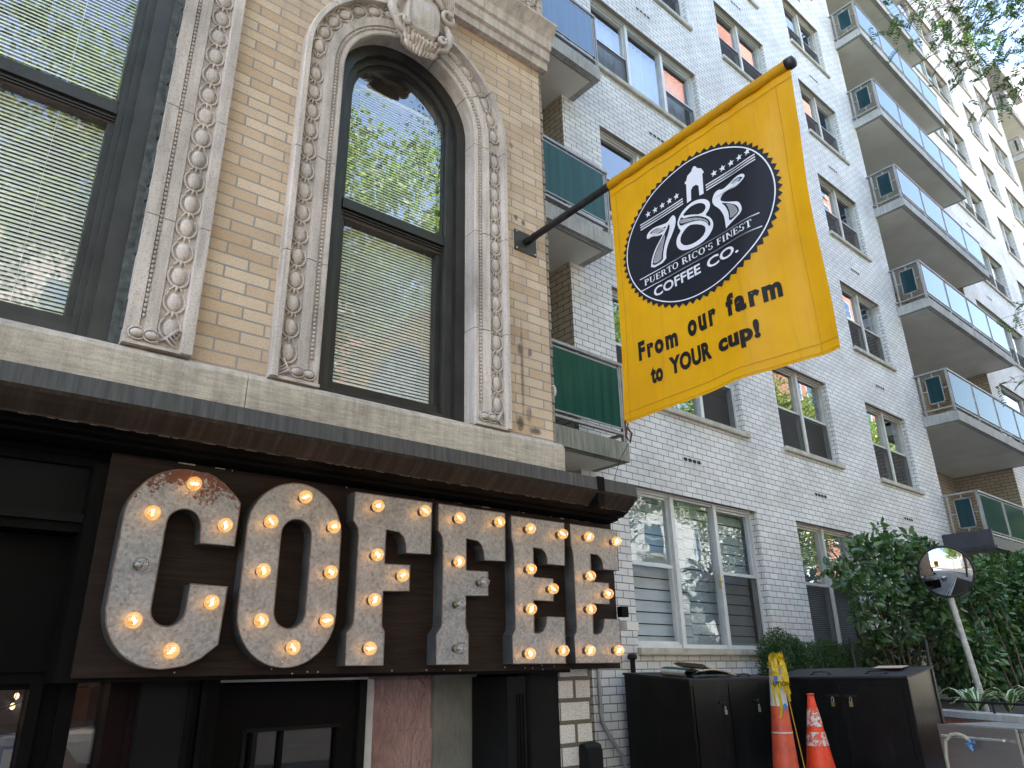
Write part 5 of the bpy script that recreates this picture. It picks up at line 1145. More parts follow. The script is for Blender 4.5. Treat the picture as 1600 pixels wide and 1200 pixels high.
def handle(p, dr, parent, nm='lid_handle', w_=.10, h=.026):
    p = Vector(p); d_ = Vector(dr); m = MB(); m.tube([p - d_ * w_, p - d_ * w_ * .85 + Vector((0, 0, h * .8)), p + Vector((0, 0, h)), p + d_ * w_ * .85 + Vector((0, 0, h * .8)), p + d_ * w_], .006, 6)
    for s_ in (-1, 1): m.box(p.x + s_ * d_.x * w_ - .015, p.x + s_ * d_.x * w_ + .015, p.y + s_ * d_.y * w_ - .015, p.y + s_ * d_.y * w_ + .015, p.z - .004, p.z + .006)
    m.build(nm, M['rubber'], parent)
for x in (X1 + .42, X1 + 1.15): handle((x, Y1 + .13, zf + .014), (1, 0, 0), e1)
for i, (a, b) in enumerate(((X1 + .045, X1 + .60), (X1 + .63, X1 + 1.20))):
    m = MB(); m.box(a, b, Y1 - .014, Y1 - .002, G + .08, zf - .06); m.box(a + .01, a + .02, Y1 - .020, Y1 - .0145, G + .3, G + .42); d = m.build('door', M['boxm'], e1)
    m = MB(); xx = b - .12; m.box(xx - .05, xx + .07, Y1 - .028, Y1 - .0142, -.29, -.27); m.box(xx + .02, xx + .035, Y1 - .03, Y1 - .0142, -.30, -.26); m.build('hasp', M['rubber'], d)
    m = MB(); m.box(xx + .005, xx + .035, Y1 - .045, Y1 - .032, -.39, -.35, 0); m.tube([(xx + .01, Y1 - .038, -.35), (xx + .01, Y1 - .038, -.325), (xx + .02, Y1 - .038, -.315), (xx + .03, Y1 - .038, -.325), (xx + .03, Y1 - .038, -.35)], .0035, 6, 1); m.build('padlock', [M['steel'], M['steel']], d)
e2 = enclosure((8.2, 4.0, G), 'black steel bin cabinet at right angles to its neighbour, its scuffed end, coloured lighter for sky light, towards the street')
A1, A2, B1, B2 = 7.90, 8.52, 3.34, 4.78; zf, zb = -.060, .022
m = MB()
m.raw([(A1, B1, G), (A2, B1, G), (A2, B2, G), (A1, B2, G), (A1, B1, zf - .02), (A2, B1, zb - .02), (A2, B2, zb - .02), (A1, B2, zf - .02)], [(1, 2, 6, 5), (2, 3, 7, 6), (3, 0, 4, 7)])
m.raw([(A1, B1, G), (A2, B1, G), (A2, B1, zb - .02), (A1, B1, zf - .02)], [(0, 1, 2, 3)], 1)
m.box(A2 - .02, A2 + .012, B1 - .012, B1 + .01, G, zb - .02); m.box(A1 - .008, A1 + .02, B1 - .008, B1 + .01, G, zf - .03)
m.build('body', [M['boxm'], M['boxend']], e2)
l = lid(A1, B1, A2, B2, zf, zb, 'y', e2, None); l.build('lid', M['boxtop'], e2)
handle((A1 + .14, B1 + .95, zf + .022), (0, 1, 0), e2); handle((A1 + .14, B1 + .35, zf + .022), (0, 1, 0), e2)
for a, b in ((B1 + .06, B1 + .66), (B1 + .70, B1 + 1.38)):
    m = MB(); m.box(A1 - .014, A1 - .002, a, b, G + .08, zf - .06); d = m.build('door', M['boxm'], e2)
    yy = b - .10 if a < B1 + .5 else a + .05
    m = MB(); m.box(A1 - .028, A1 - .0142, yy - .05, yy + .09, -.255, -.235); m.build('hasp', M['rubber'], d)
    m = MB(); m.box(A1 - .046, A1 - .030, yy + .005, yy + .037, -.345, -.295, 0); m.tube([(A1 - .038, yy + .01, -.295), (A1 - .038, yy + .01, -.265), (A1 - .038, yy + .021, -.253), (A1 - .038, yy + .032, -.265), (A1 - .038, yy + .032, -.295)], .0035, 6, 1); m.build('padlock', [M['lock'], M['steel']], d)
m = MB(); zz = .03
m.raw([(8.20, 3.5, .010), (8.50, 3.55, .028), (8.48, 3.85, .03), (8.22, 3.8, .012), (8.20, 3.5, .016), (8.50, 3.55, .034), (8.48, 3.85, .036), (8.22, 3.8, .018)], [(4, 5, 6, 7), (0, 1, 5, 4), (3, 2, 6, 7), (0, 3, 7, 4)]); tag(m.build('card_scrap', M['cardb'], None, (8.35, 3.65, .01)), 'flat scrap of brown card on the end of the right hand bin cabinet lid', 'card')
# newspapers on the lid
pp = empty('newspaper_pile', (6.75, 5.05, -.02), 'untidy pile of folded newspapers and a curled magazine on the bin lid', 'newspapers')
def sheet(x0, y0, w_, d_, z, t, rot, curl, mat, nm, n=14, tilt=0.0, roll=0.0):
    m = MB(); Rz = Matrix.Rotation(R(rot), 3, 'Z'); vs = []
    for i in range(n + 1):
        u = i / n
        for j in (0, 1):
            for k in (0, 1):
                p = Rz @ Vector((u * w_, j * d_, 0)); vs.append((x0 + p.x, y0 + p.y, z + curl * math.sin(u * math.pi) * (1 - .3 * j) + tilt * u + roll * (1 - u) ** 3 + j * d_ * .085 + k * t))
    fs = []
    for i in range(n):
        a, b = i * 4, (i + 1) * 4; fs += [(a, b, b + 2, a + 2), (a + 1, b + 1, b + 3, a + 3), (a, b, b + 1, a + 1), (a + 2, b + 2, b + 3, a + 3)]
    m.raw(vs, fs, 0, False); return m.build(nm, mat, pp)
sheet(6.50, 4.80, .62, .36, -.045, .012, 4, .010, M['greenp'], 'newspaper'); sheet(6.52, 4.84, .58, .34, -.028, .010, 10, .030, M['black2'], 'newspaper'); sheet(6.62, 4.86, .56, .34, .000, .010, -4, .028, M['paper'], 'newspaper', tilt=-.01)
sheet(6.76, 4.84, .55, .40, .010, .010, 2, .014, M['cardb'], 'newspaper', tilt=-.045, roll=.05); sheet(6.78, 4.88, .52, .36, .024, .008, -3, .012, M['paper'], 'newspaper', tilt=-.05, roll=.05)
m = MB(); pts = [(6.64, .0), (6.52, -.002), (6.44, .012), (6.40, .045), (6.43, .078), (6.52, .085), (6.66, .058), (6.80, .030)]
for k, off in enumerate((0, .006)):
    vs = [(x + off * .6, y, -.050 + z + .001 + (off if z > .05 else -0.0) + (y - 4.84) * .08) for x, z in pts for y in (4.84, 5.14)]
    m.raw(vs, [(2 * i, 2 * i + 2, 2 * i + 3, 2 * i + 1) for i in range(len(pts) - 1)], k, True)
m.build('curled_magazine', [M['glossy_p'], M['greenp']], pp)
# black post with a ball finial left of the cabinets
m = MB(); m.lathe([(.028, G), (.028, .135), (.032, .14), (.05, .15), (.054, .17), (.05, .19), (.034, .205), (0, .208)], (6.53, 5.61, 0), 2, 16); tag(m.build('finial_post', M['rubber'], None, (6.53, 5.61, G)), 'short black iron post with a rounded cap left of the bin cabinets', 'post')
for x, y, zt, ln, lab in ((10.40, 5.05, .40, .02, 'thin dark green stake behind the bin cabinets before the ground floor window'), (11.60, 4.55, .38, -.10, 'thin dark green stake leaning beneath the shrub')):
    m = MB(); m.tube([(x + ln, y, G), (x, y, zt)], .022, 6); tag(m.build('garden_stake', M['post'], None, (x, y, G)), lab, 'stake')

# ---------------------------------------------------------------- traffic cones
def cone_shape(x, y, zt, r0, r1, bands, lab, mats, lean=(0, 0)):
    o = empty('traffic_cone', (x, y, G), lab, 'traffic cone'); H = zt - G
    def at(q): return (x + lean[0] * q, y + lean[1] * q, G + .03 + (H - .03) * q)
    def prt(q0, q1, nm, mat, grow=0.0, top=False):
        m = MB(); n = 28; vs = []
        qs = [q0 + (q1 - q0) * i / 6 for i in range(7)]; rr = [r0 + (r1 - r0) * q + grow for q in qs]
        if top: qs += [1.0]; rr += [0.004]
        for q, r_ in zip(qs, rr):
            c = at(q)
            for k in range(n): a = 2 * math.pi * k / n; vs.append((c[0] + r_ * math.cos(a), c[1] + r_ * math.sin(a), c[2]))
        m.raw(vs, [(i * n + k, i * n + (k + 1) % n, (i + 1) * n + (k + 1) % n, (i + 1) * n + k) for i in range(len(qs) - 1) for k in range(n)], 0, True); m.build(nm, mat, o)
    prt(0, .985, 'body', mats[0], 0, True)
    for a, b in bands: prt(a, b, 'reflective_band', mats[1], .0025)
    m = MB(); b_ = r0 * 1.35; m.box(x - b_, x + b_, y - b_, y + b_, G + .005, G + .035); m.build('base', mats[2], o)
    m = MB(); c = at(1.0); m.lathe([(r1 + .004, -.05), (r1 + .005, -.02), (r1 + .008, -.018), (r1 + .008, -.002), (r1 - .006, .0)], (c[0], c[1], c[2]), 2, 20); m.build('collar', mats[0], o)
    return o
cone_shape(7.315, 4.05, -.208, .142, .026, ((.355, .52), (.585, .815)), 'bright orange short cone with badly scuffed white bands', (M['cone'], M['collar'], M['rubber']), (.045, .02))
cone_shape(6.70, 4.05, .115, .120, .048, ((.33 + .05, .38 + .01), (.60, .93)), 'tall faded orange cone with caution tape knotted over its top', (M['cone2'], M['collar2'], M['rubber']), (.11, .03))
# caution tape
tp = empty('caution_tape', (6.8, 4.0, -.1), 'tangle of torn yellow caution tape tied round the tall cone', 'tape')
def ribbon(pts, wd, mat, nm, tw0=0, tw=1.2, nrm=(-.75, -.6, .1), txt=None):
    m = MB(); n_ = len(pts); vs = []; P = [Vector(p) for p in pts]
    for i, p in enumerate(P):
        t = (P[min(i + 1, n_ - 1)] - P[max(i - 1, 0)]).normalized(); b = t.cross(Vector(nrm)).normalized(); b = Matrix.Rotation(tw0 + tw * i / n_, 3, t) @ b; vs += [p + b * wd / 2, p - b * wd / 2]
    m.raw(vs, [(2 * i, 2 * i + 2, 2 * i + 3, 2 * i + 1) for i in range(n_ - 1)], 0, True)
    return m.build(nm, mat, tp)
tcx, tcy = 6.80, 4.05
def cpt(a, r_, z): return (tcx + .0 + r_ * math.cos(a), tcy + r_ * math.sin(a), z)
for k in range(6):
    a0 = rnd.uniform(0, 6.28); z0 = rnd.uniform(.06, .13); pts = [cpt(a0 + i * .5, .052 + rnd.uniform(0, .018), z0 + rnd.uniform(-.03, .03) + .01 * i * rnd.choice((-1, 1)) * .4) for i in range(9)]
    ribbon(pts, rnd.uniform(.018, .04), M['tape'], 'tape_strand', rnd.uniform(0, 1), rnd.uniform(.5, 3))
for k in range(5):
    pts = [cpt(a + rnd.uniform(-.4, .4), r_, z) for a, r_, z in [(rnd.uniform(0, 6.28), rnd.uniform(.01, .05), .10 + .06 * rnd.random()) for _ in range(7)]]; ribbon(pts, .03, M['tape'], 'tape_strand', 0, 3)
VW = math.atan2(-.55, -.84)
for a, zs_, wd in ((VW - .7, (.10, .02, -.08, -.16, -.25, -.30), .025), (VW - .25, (.12, .05, -.05, -.15, -.22, -.33, -.40), .030), (VW + .5, (.1, .0, -.1, -.18, -.20, -.26), .035), (VW + .9, (.08, -.05, -.14, -.2), .03)):
    ribbon([cpt(a + .10 * math.sin(i * 1.7), .068 + .010 * i + .008 * math.sin(i * 2.3), z) for i, z in enumerate(zs_)], wd, M['tape'], 'tape_strand', .2, .9)
for a, zs_, wd in ((VW - .45, (-.04, -.08, -.11), .035), (VW - .35, (-.25, -.30, -.36), .05), (VW + .1, (-.28, -.33), .04)): ribbon([cpt(a + .05 * i, .085 + .012 * i, z) for i, z in enumerate(zs_)], wd, M['bluetape'], 'blue_strip', .1, .5)
for k in range(8):
    a0 = VW + rnd.uniform(-1.2, 1.2); z0 = rnd.uniform(-.06, .13); lp = [cpt(a0 + .5 * math.sin(q * 1.1 + k), .066 + .030 * abs(math.sin(q * .9 + k)), z0 - .022 * q + .02 * math.sin(q * 2 + k)) for q in range(7)]
    ribbon(lp, rnd.uniform(.010, .026), M['tape'], 'tape_strand', rnd.uniform(0, 2), rnd.uniform(1, 4))
rb = [cpt(VW - 1.0 + .34 * i, .088 + .012 * math.sin(i), -.125 + .008 * i) for i in range(7)]; ribbon(rb, .055, M['tape'], 'tape_strand', 0, .1)
def text_on(txt, p0, ux, uz, hgt, mat, parent, nm, off=.0, weight=.03):
    cu = bpy.data.curves.new('t', 'FONT'); cu.body = txt; cu.offset = weight; cu.resolution_u = 2; cu.fill_mode = 'FRONT'
    o = bpy.data.objects.new('t', cu); C.objects.link(o); dg = bpy.context.evaluated_depsgraph_get(); me = o.evaluated_get(dg).to_mesh()
    m = MB(); m.raw([Vector(p0) + Vector(ux) * v.co.x * hgt + Vector(uz) * v.co.y * hgt for v in me.vertices], [tuple(p.vertices) for p in me.polygons], 0)
    o.evaluated_get(dg).to_mesh_clear(); bpy.data.objects.remove(o); bpy.data.curves.remove(cu); return m.build(nm, mat, parent)
ux = Vector((-math.sin(VW), math.cos(VW), 0)); ux = ux if ux.dot(CR) > 0 else -ux
text_on('UTION', Vector(cpt(VW, .108, -.125)) - ux * .068, ux, (0, 0, 1), .050, M['txt'], tp, 'tape_text')
ribbon([cpt(VW + .35, .07, -.05)] + [(6.72 + .01 * i, 3.94 - .006 * i, -.20 - .11 * i) for i in range(7)], .009, M['seam'], 'loose_cord', 0, .2)

# ---------------------------------------------------------------- convex traffic mirror on its post
mc = Vector((11.09, 3.90, 1.214)); mn = Vector((-.905, -.40, -.145)).normalized(); mq = mn.to_track_quat('Z', 'Y'); RM = mq.to_matrix()
mo = empty('convex_mirror', (11.47, 3.93, G), 'round convex traffic mirror with black rim on a leaning galvanised post', 'mirror')
def discm(prof, nm, mat, n=48):
    m = MB(); vs = []
    for r_, h in prof:
        for k in range(n): a = 2 * math.pi * k / n; vs.append(mc + RM @ Vector((r_ * math.cos(a), r_ * math.sin(a), h)))
    m.raw(vs, [(i * n + k, i * n + (k + 1) % n, (i + 1) * n + (k + 1) % n, (i + 1) * n + k) for i in range(len(prof) - 1) for k in range(n)], 0, True); return m.build(nm, mat, mo)
RR = .325; sag = .062
discm([(RR * q, sag * (1 - q * q)) for q in (0.001, .15, .3, .45, .6, .75, .88, .97)], 'mirror_face', M['mirror'])
discm([(RR * .965, .0), (RR * .985, .014), (RR * 1.03, .010), (RR * 1.05, -.01), (RR * 1.03, -.035), (RR * .8, -.05), (.001, -.06)], 'rim', M['rubber'])
m = MB(); m.tube([(11.50, 3.93, G), (11.47, 3.93, -.52), (11.205, 3.965, .93), (11.15, 3.985, 1.16)], .038, 12); m.build('post', M['galvpole'], mo)
m = MB(); m.box(11.14, 11.24, 3.93, 3.99, .90, .98); m.build('bracket', M['rubber'], mo)

# ---------------------------------------------------------------- planter wall with coping and low rail
P1, P2 = Vector((10.30, 3.96, -.48)), Vector((9.443, 2.894, -.48)); dv = (P2 - P1).normalized(); nv = Vector((-dv.y, dv.x, 0))
if nv.x > 0: nv = -nv
a, b = P1 - dv * 1.6, P2 + dv * 2.6
pw = empty('planter_wall', (a + b) / 2 * 1 + Vector((0, 0, G - (a + b).z / 2)), 'low brick planter wall with a pale stone coping at the right edge', 'wall')
def obox(m, a, b, n0, n1, z0, z1, mi=0):
    q = [a + nv * n0, b + nv * n0, b + nv * n1, a + nv * n1]; m.raw([(p.x, p.y, z0) for p in q] + [(p.x, p.y, z1) for p in q], [(0, 1, 2, 3), (4, 5, 6, 7), (0, 1, 5, 4), (1, 2, 6, 5), (2, 3, 7, 6), (3, 0, 4, 7)], mi)
m = MB(); obox(m, a, b, -.22, -.03, G, -.545); m.build('brickwork', M['planter'], pw)
m = MB(); L_ = (b - a).length; k = 0
while k * .95 < L_: obox(m, a + dv * (.95 * k), a + dv * min(L_, .95 * k + .944), -.26, .0, -.545, -.48); k += 1
m.build('coping', M['coping'], pw)
rl = empty('low_rail', (a + b) / 2 + Vector((0, 0, .0)), 'low black rail with bristle strip standing on the pale coping', 'railing')
m = MB(); a2, b2 = a - nv * .13, b - nv * .13
obox(m, a2, b2, -.02, .02, -.385, -.362)
k = .2
m.build('bar', M['rubber'], rl)
while k < L_:
    m = MB(); p = a2 + dv * k; m.box(p.x - .012, p.x + .012, p.y - .012, p.y + .012, -.48, -.385); m.build('post', M['rubber'], rl); k += 1.05
m = MB(); q = 0
while q < L_:
    p = a2 + dv * q; m.tube([(p.x, p.y, -.362), (p.x + rnd.uniform(-.006, .006), p.y + rnd.uniform(-.006, .006), -.340)], .003, 4); q += .022
m.build('bristle_strip', M['rubber'], rl)
m = MB(); m.face([(8.55, 5.66, -.53), (8.55, 4.0, -.53), tuple(a - nv * .2)[:2] + (-.53,), tuple(b - nv * .2)[:2] + (-.53,), (16, 0.5, -.53), (30, 4.2, -.53), (30, 5.66, -.53)]); tag(m.build('soil_bed', M['soil']), kind='structure')

# ---------------------------------------------------------------- stainless cabinet with bar handle, hose and valve
c0, c1 = Vector((6.93, 2.75, 0)), Vector((6.565, 2.075, 0)); cd = (c1 - c0).normalized(); cn = Vector((cd.y, -cd.x, 0)); cn = cn if cn.x < 0 else -cn
sb = empty('steel_cabinet', ((c0 + c1) / 2 - cn * .25) + Vector((0, 0, G)), 'stainless steel cabinet with a long bar handle at the lower right', 'cabinet'); cl_ = (c1 - c0).length
def cb(m, u0, u1, n0, n1, z0, z1, mi=0):
    q = [c0 + cd * u0 + cn * n0, c0 + cd * u1 + cn * n0, c0 + cd * u1 + cn * n1, c0 + cd * u0 + cn * n1]; m.raw([(p.x, p.y, z0) for p in q] + [(p.x, p.y, z1) for p in q], [(0, 1, 2, 3), (4, 5, 6, 7), (0, 1, 5, 4), (1, 2, 6, 5), (2, 3, 7, 6), (3, 0, 4, 7)], mi)
m = MB(); cb(m, .0, cl_ + .02, -.52, -.02, G, -.445); m.build('body', M['inox'], sb)
m = MB(); cb(m, -.005, cl_ - .01, -.012, .012, G + .1, -.420); m.build('front_panel', M['inox'], sb)
m = MB(); cb(m, .03, cl_ + .03, -.53, -.05, -.442, -.418); cb(m, .03, cl_ + .03, -.05, -.03, -.440, -.424); m.build('top', M['inox'], sb)
hz0, hz1 = -.50, -.545
m = MB(); q = [c0 + cd * .07 + cn * .05 + Vector((0, 0, hz0)), c0 + cd * (cl_ - .09) + cn * .05 + Vector((0, 0, hz0 + .003))]; m.tube(q, .0105, 10)
for u in (.10, cl_ - .14): m.tube([c0 + cd * u + cn * .01 + Vector((0, 0, hz0)), c0 + cd * u + cn * .05 + Vector((0, 0, hz0))], .008, 8)
m.build('bar_handle', M['bar'], sb)
hp = lambda u, n_, z: c0 + cd * u + cn * n_ + Vector((0, 0, z))
m = MB(); m.tube([hp(.10, .06, -1.0), hp(.09, .07, -.80), hp(.10, .075, -.64), hp(.135, .08, -.53), hp(.20, .075, -.484), hp(.26, .065, -.478), hp(.32, .06, -.492), hp(.355, .055, -.52)], .0135, 10)
tag(m.build('hose', M['hose'], None, hp(.1, .06, G)), 'cream hose hooked over the cabinet bar handle', 'hose')
m = MB(); m.tube([hp(.352, .055, -.51), hp(.36, .055, -.56)], .014, 10); m.tube([hp(.32, .06, -.545), hp(.40, .06, -.525)], .011, 8)
for k in range(3): m.ell(hp(.345 + .012 * k, .062, -.555 - .012 * k), (.014, .014, .014), 8, 6)
tag(m.build('hose_valve', M['valve'], None, hp(.36, .055, -.56)), 'small blue valve on the end of the cream hose', 'valve')

# ---------------------------------------------------------------- planting
g = np.random.default_rng(11)
def cluster_plant(name, loc, centres, n, spread, size, asp, mat, seed, droop=.2, outward=True, fold=.22):
    gg = np.random.default_rng(seed); c = np.array([q[:3] for q in centres]); rr = np.array([q[3] for q in centres]); wgt = rr ** 2.2; idx = gg.choice(len(c), n, p=wgt / wgt.sum())
    v = gg.normal(size=(n, 3)); v /= np.linalg.norm(v, axis=1, keepdims=True); rad = gg.random((n, 1)) ** .42; P = c[idx] + v * rad * rr[idx][:, None]
    D = v * .8 + gg.normal(size=(n, 3)) * .55; D[:, 2] -= droop
    return leaf_mesh(name, P - np.array(loc), D, gg.uniform(size[0], size[1], n), asp, mat, fold, seed)
sl = (11.6, 4.75, -.53)
sh = empty('broadleaf_shrub', sl, 'large glossy green shrub in front of the ground floor apartment window', 'shrub')
def px(u, v, Y):     # used only to sketch crowns: image direction to a point on the vertical plane Y
    r_ = CF + CR * ((u - 800) / 1150.54) - CU * ((v - 600) / 1150.54); return r_ * (Y / r_.y)
cen = []
for u, v, r_ in ((1325, 905, .20), (1340, 880, .24), (1365, 865, .30), (1400, 868, .36), (1440, 870, .36), (1378, 905, .34), (1420, 915, .40), (1455, 905, .36), (1390, 945, .30), (1350, 925, .26), (1470, 940, .36), (1440, 960, .34), (1410, 985, .22), (1365, 985, .22), (1345, 960, .2), (1480, 985, .30), (1310, 900, .10), (1352, 852, .14), (1385, 846, .16), (1425, 846, .16)):
    q = px(u, v, 4.65 + rnd.uniform(-.25, .35)); cen.append((q.x, q.y, q.z, r_ * .8))
o = meobj(cluster_plant('foliage', sl, cen + [(c[0] + rnd.uniform(-.4, .4), c[1] + rnd.uniform(-.2, .2), c[2] + rnd.uniform(.02, .20), .08) for c in cen[:20:2]], 2900, 0, (.065, .165), .50, M['leaf_bush'], 21), 'foliage', sh, sl)
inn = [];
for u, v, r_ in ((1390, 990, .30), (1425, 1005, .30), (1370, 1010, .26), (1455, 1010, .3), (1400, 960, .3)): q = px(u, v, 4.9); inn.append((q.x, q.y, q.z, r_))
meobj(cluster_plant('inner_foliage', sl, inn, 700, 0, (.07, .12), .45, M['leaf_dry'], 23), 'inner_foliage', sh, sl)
m = MB()
for k in range(9):
    b0 = Vector((11.35 + .08 * k, 4.85 + .05 * math.sin(k), -.55)); u = 1345 + 17 * k; tip = px(u, 900 + 12 * math.sin(k * 2), 4.75); mid = (b0 + tip) / 2 + Vector((.12 * math.sin(k * 1.3), .05, -.12))
    m.tube([b0, b0 * .6 + mid * .4 + Vector((.06 * math.cos(k * 2), 0, 0)), mid, (mid + tip) / 2, tip], [.020, .017, .013, .010, .004], 6)
    for q in range(3):
        t_ = mid.lerp(tip, .2 + .3 * q); m.tube([t_, t_ + Vector((rnd.uniform(-.2, .2), rnd.uniform(-.1, .1), rnd.uniform(.05, .25)))], [.007, .003], 5)
m.build('branches', M['bark'], sh)
s2 = (14.5, 4.3, -.53); sh2 = empty('leafy_shrub', s2, 'tall dense shrub beneath the entrance canopy behind the mirror post', 'shrub')
cen = []
for u, v, r_ in ((1520, 925, .5), (1560, 915, .6), (1600, 920, .7), (1640, 930, .8), (1530, 975, .55), (1575, 970, .6), (1620, 980, .7), (1510, 1020, .5), (1550, 1030, .55), (1600, 1030, .6), (1650, 1020, .7), (1490, 1050, .35), (1530, 1070, .4), (1580, 1070, .45), (1540, 895, .3), (1590, 895, .35)):
    q = px(u, v, 4.85 + rnd.uniform(-.3, .3)); cen.append((q.x, q.y, q.z, r_ * .95))
meobj(cluster_plant('foliage', s2, cen, 24000, 0, (.08, .15), .46, M['leaf_bush'], 31), 'foliage', sh2, s2)
m = MB()
for k in range(3):
    b0 = Vector((13.6 + .3 * k, 4.2, -.55)); tip = px(1510 + 24 * k, 930, 4.3); m.tube([b0, (b0 + tip) / 2 + Vector((.1, 0, -.05)), tip], [.02, .013, .005], 6)
m.build('branches', M['bark'], sh2)
hl = (9.6, 5.25, -.5); hg = empty('yew_hedge', hl, 'low clipped dark green yew hedge behind the bin cabinets', 'hedge')
cen = []
for u, v, r_ in ((1198, 1012, .13), (1215, 1000, .16), (1232, 1010, .17), (1212, 1025, .18), (1245, 1022, .17), (1262, 1022, .16), (1282, 1018, .17), (1300, 1022, .17), (1322, 1022, .18), (1345, 1022, .18), (1368, 1020, .18), (1390, 1022, .19), (1412, 1020, .2), (1300, 1012, .10), (1240, 1000, .07)):
    q = px(u, v + 2, 5.3 + rnd.uniform(-.08, .08)); cen.append((q.x, q.y, q.z, r_)); cen.append((q.x, q.y, q.z - .22, r_ * 1.1))
meobj(cluster_plant('foliage', hl, cen, 34000, 0, (.028, .050), .24, M['leaf_yew'], 41, -.3), 'foliage', hg, hl)
m = MB()
for k in range(9): m.tube([(8.7 + .42 * k, 5.3, -.55), (8.72 + .42 * k, 5.28, .15)], [.018, .006], 5)
m.build('stems', M['bark'], hg)
# variegated hostas behind the rail
def hosta(x, y, seed, lab):
    gg = random.Random(seed); m = MB()
    for k in range(15):
        a = gg.uniform(0, 6.28); l_ = gg.uniform(.26, .42); hh = gg.uniform(.10, .24); w_ = gg.uniform(.035, .055); dx, dy = math.cos(a), math.sin(a); pv = []
        for i in range(7):
            t = i / 6; r_ = l_ * t; z = -.52 + hh * math.sin(t * 2.3) * 1.25; ww = w_ * math.sin(min(1, t * 1.05 + .12) * math.pi) ** .8
            for q, mi in ((-1, 0), (-.62, 0), (0, 0), (.62, 0), (1, 0)): pv.append((x + dx * r_ - dy * ww * q, y + dy * r_ + dx * ww * q, z + abs(q) * .012))
        for i in range(6):
            for j in range(4): m.face([pv[i * 5 + j], pv[i * 5 + j + 1], pv[(i + 1) * 5 + j + 1], pv[(i + 1) * 5 + j]], 1 if j in (0, 3) else 0, True)
    tag(m.build('hosta', [M['hosta_g'], M['hosta_w']], None, (x, y, -.53)), lab, 'plant', 'hostas in the planter')
hosta(10.55, 3.72, 1, 'variegated hosta left of the mirror post base'); hosta(10.95, 3.50, 2, 'variegated hosta at the foot of the mirror post'); hosta(11.15, 3.20, 3, 'variegated hosta right of the mirror post'); hosta(11.0, 2.85, 5, 'variegated hosta nearest the right edge of the photo')
# overhanging honey locust: trunk on the kerb outside the frame, boughs reaching in at the upper right
tl = (8.3, -1.6, G); tr = empty('locust_tree', tl, 'honey locust tree whose feathery twigs hang into the upper right corner', 'tree')
m = MB(); m.tube([(8.3, -1.6, G), (8.28, -1.55, 1.5), (8.2, -1.4, 3.4), (8.0, -1.0, 5.2), (7.8, -.6, 7.2)], [.19, .16, .14, .10, .05], 10)
def px3(u, v, D_): return (CF + CR * ((u - 800) / 1150.54) - CU * ((v - 600) / 1150.54)) * D_
tw = []
def bough(pts, r0): m.tube(pts, [r0 * (1 - .8 * i / (len(pts) - 1)) for i in range(len(pts))], 6)
hub = Vector((8.05, -1.1, 5.0)); hubs = [px3(1640, -20, 6.6), px3(1560, -60, 6.6), px3(1660, 120, 6.8), px3(1660, 440, 7.0), px3(1655, 560, 7.0)]
for h_ in hubs: bough([hub, hub.lerp(h_, .5) + Vector((0, 0, .25)), h_], .045)
spec = [(1560, -60, (1500, 5, 26, 34)), (1560, -60, (1545, 20, 22, 34)), (1560, -60, (1510, 45, 14, 20)), (1560, -60, (1450, -5, 10, 22)), (1560, -60, (1418, 4, 5, 9)), (1560, -60, (1453, 32, 5, 12)), (1560, -60, (1466, 55, 4, 10)), (1560, -60, (1500, 78, 9, 14)), (1560, -60, (1512, 100, 3, 8)), (1560, -60, (1494, 118, 5, 9)),
        (1640, -20, (1590, 5, 14, 26)), (1640, -20, (1575, 30, 10, 20)), (1640, -20, (1560, 62, 6, 14)), (1640, -20, (1540, 40, 8, 12)), (1660, 120, (1595, 60, 11, 20)), (1660, 120, (1590, 95, 12, 18)), (1660, 120, (1570, 80, 7, 14)), (1660, 120, (1580, 118, 7, 14)), (1660, 120, (1598, 130, 6, 12)), (1660, 120, (1562, 143, 5, 12)), (1660, 120, (1578, 150, 3, 8)),
        (1660, 440, (1596, 495, 3, 8)), (1660, 440, (1606, 480, 5, 12)), (1655, 560, (1594, 592, 4, 7)), (1655, 560, (1610, 600, 7, 12)), (1560, -60, (1430, 18, 3, 8)), (1560, -60, (1480, 12, 8, 16))]
LP, LD, LS, LU = [], [], [], []
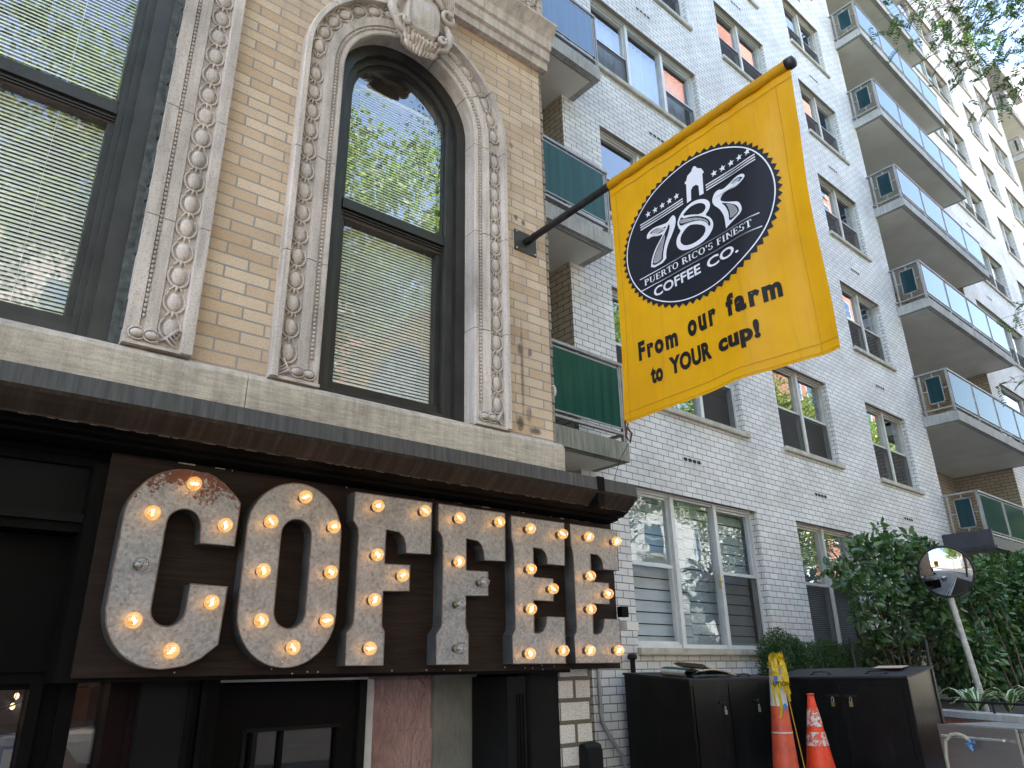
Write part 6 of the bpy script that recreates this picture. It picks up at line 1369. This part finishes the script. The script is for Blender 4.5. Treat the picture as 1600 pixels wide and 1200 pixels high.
def compound(p, d_, ln):
    d_ = d_.normalized(); side = d_.cross(Vector((0, 0, 1)) + Vector((rnd.uniform(-.5, .5), rnd.uniform(-.5, .5), 0))).normalized(); npair = 9; pts = []
    for i in range(npair + 1):
        t = i / npair; c = p + d_ * ln * t + Vector((0, 0, -.35 * ln * t * t)); pts.append(c)
        if i > 0:
            for s_ in (-1, 1):
                LP.append(tuple(c)); v = (side * s_ + d_ * .45 + Vector((0, 0, -.25))); LD.append(tuple(v)); LS.append(.033 * (1 - .35 * abs(t - .5)) * rnd.uniform(.85, 1.15)); LU.append(tuple(side.cross(d_)))
    m.tube([pts[0], pts[5], pts[-1]], [.0011, .0008, .0005], 4)
for hu, hv, (u, v, n_, sp) in spec:
    h_ = px3(hu, hv, 6.7); tgt = px3(u, v, 6.2 + rnd.uniform(-.4, .5)); mid = h_.lerp(tgt, .5) + Vector((0, 0, .05)); m.tube([h_, mid, tgt], [.006, .0035, .0018], 5)
    for k in range(int(n_ * 1.35)):
        p = tgt + CR * rnd.gauss(0, sp * .006) + CU * rnd.gauss(0, sp * .0045) + CF * rnd.gauss(0, .22)
        st = tgt.lerp(p, .2); m.tube([mid.lerp(tgt, .7), st.lerp(p, .5) + Vector((0, 0, .02)), p], [.0016, .0012, .0009], 4)
        compound(p, Vector((rnd.gauss(0, .7), rnd.gauss(0, .7), -.35 + rnd.gauss(0, .35))), rnd.uniform(.10, .16))
m.build('trunk_and_boughs', M['bark'], tr)
lm = leaf_mesh('foliage', np.array(LP) - np.array(tl), np.array(LD), np.array(LS), .42, M['leaf_loc'], .05, 51, np.array(LU)); meobj(lm, 'foliage', tr, tl)
cr_c = [(8.0 + rnd.gauss(0, 1.6), -1.6 + rnd.gauss(0, 1.0), 8.6 + rnd.gauss(0, 1.0), .7) for _ in range(30)]
cr_c = [c for c in cr_c if c[1] < 1.0]
meobj(cluster_plant('upper_crown', tl, cr_c, 5000, 0, (.05, .09), .4, M['leaf_loc'], 61), 'upper_crown', tr, tl)
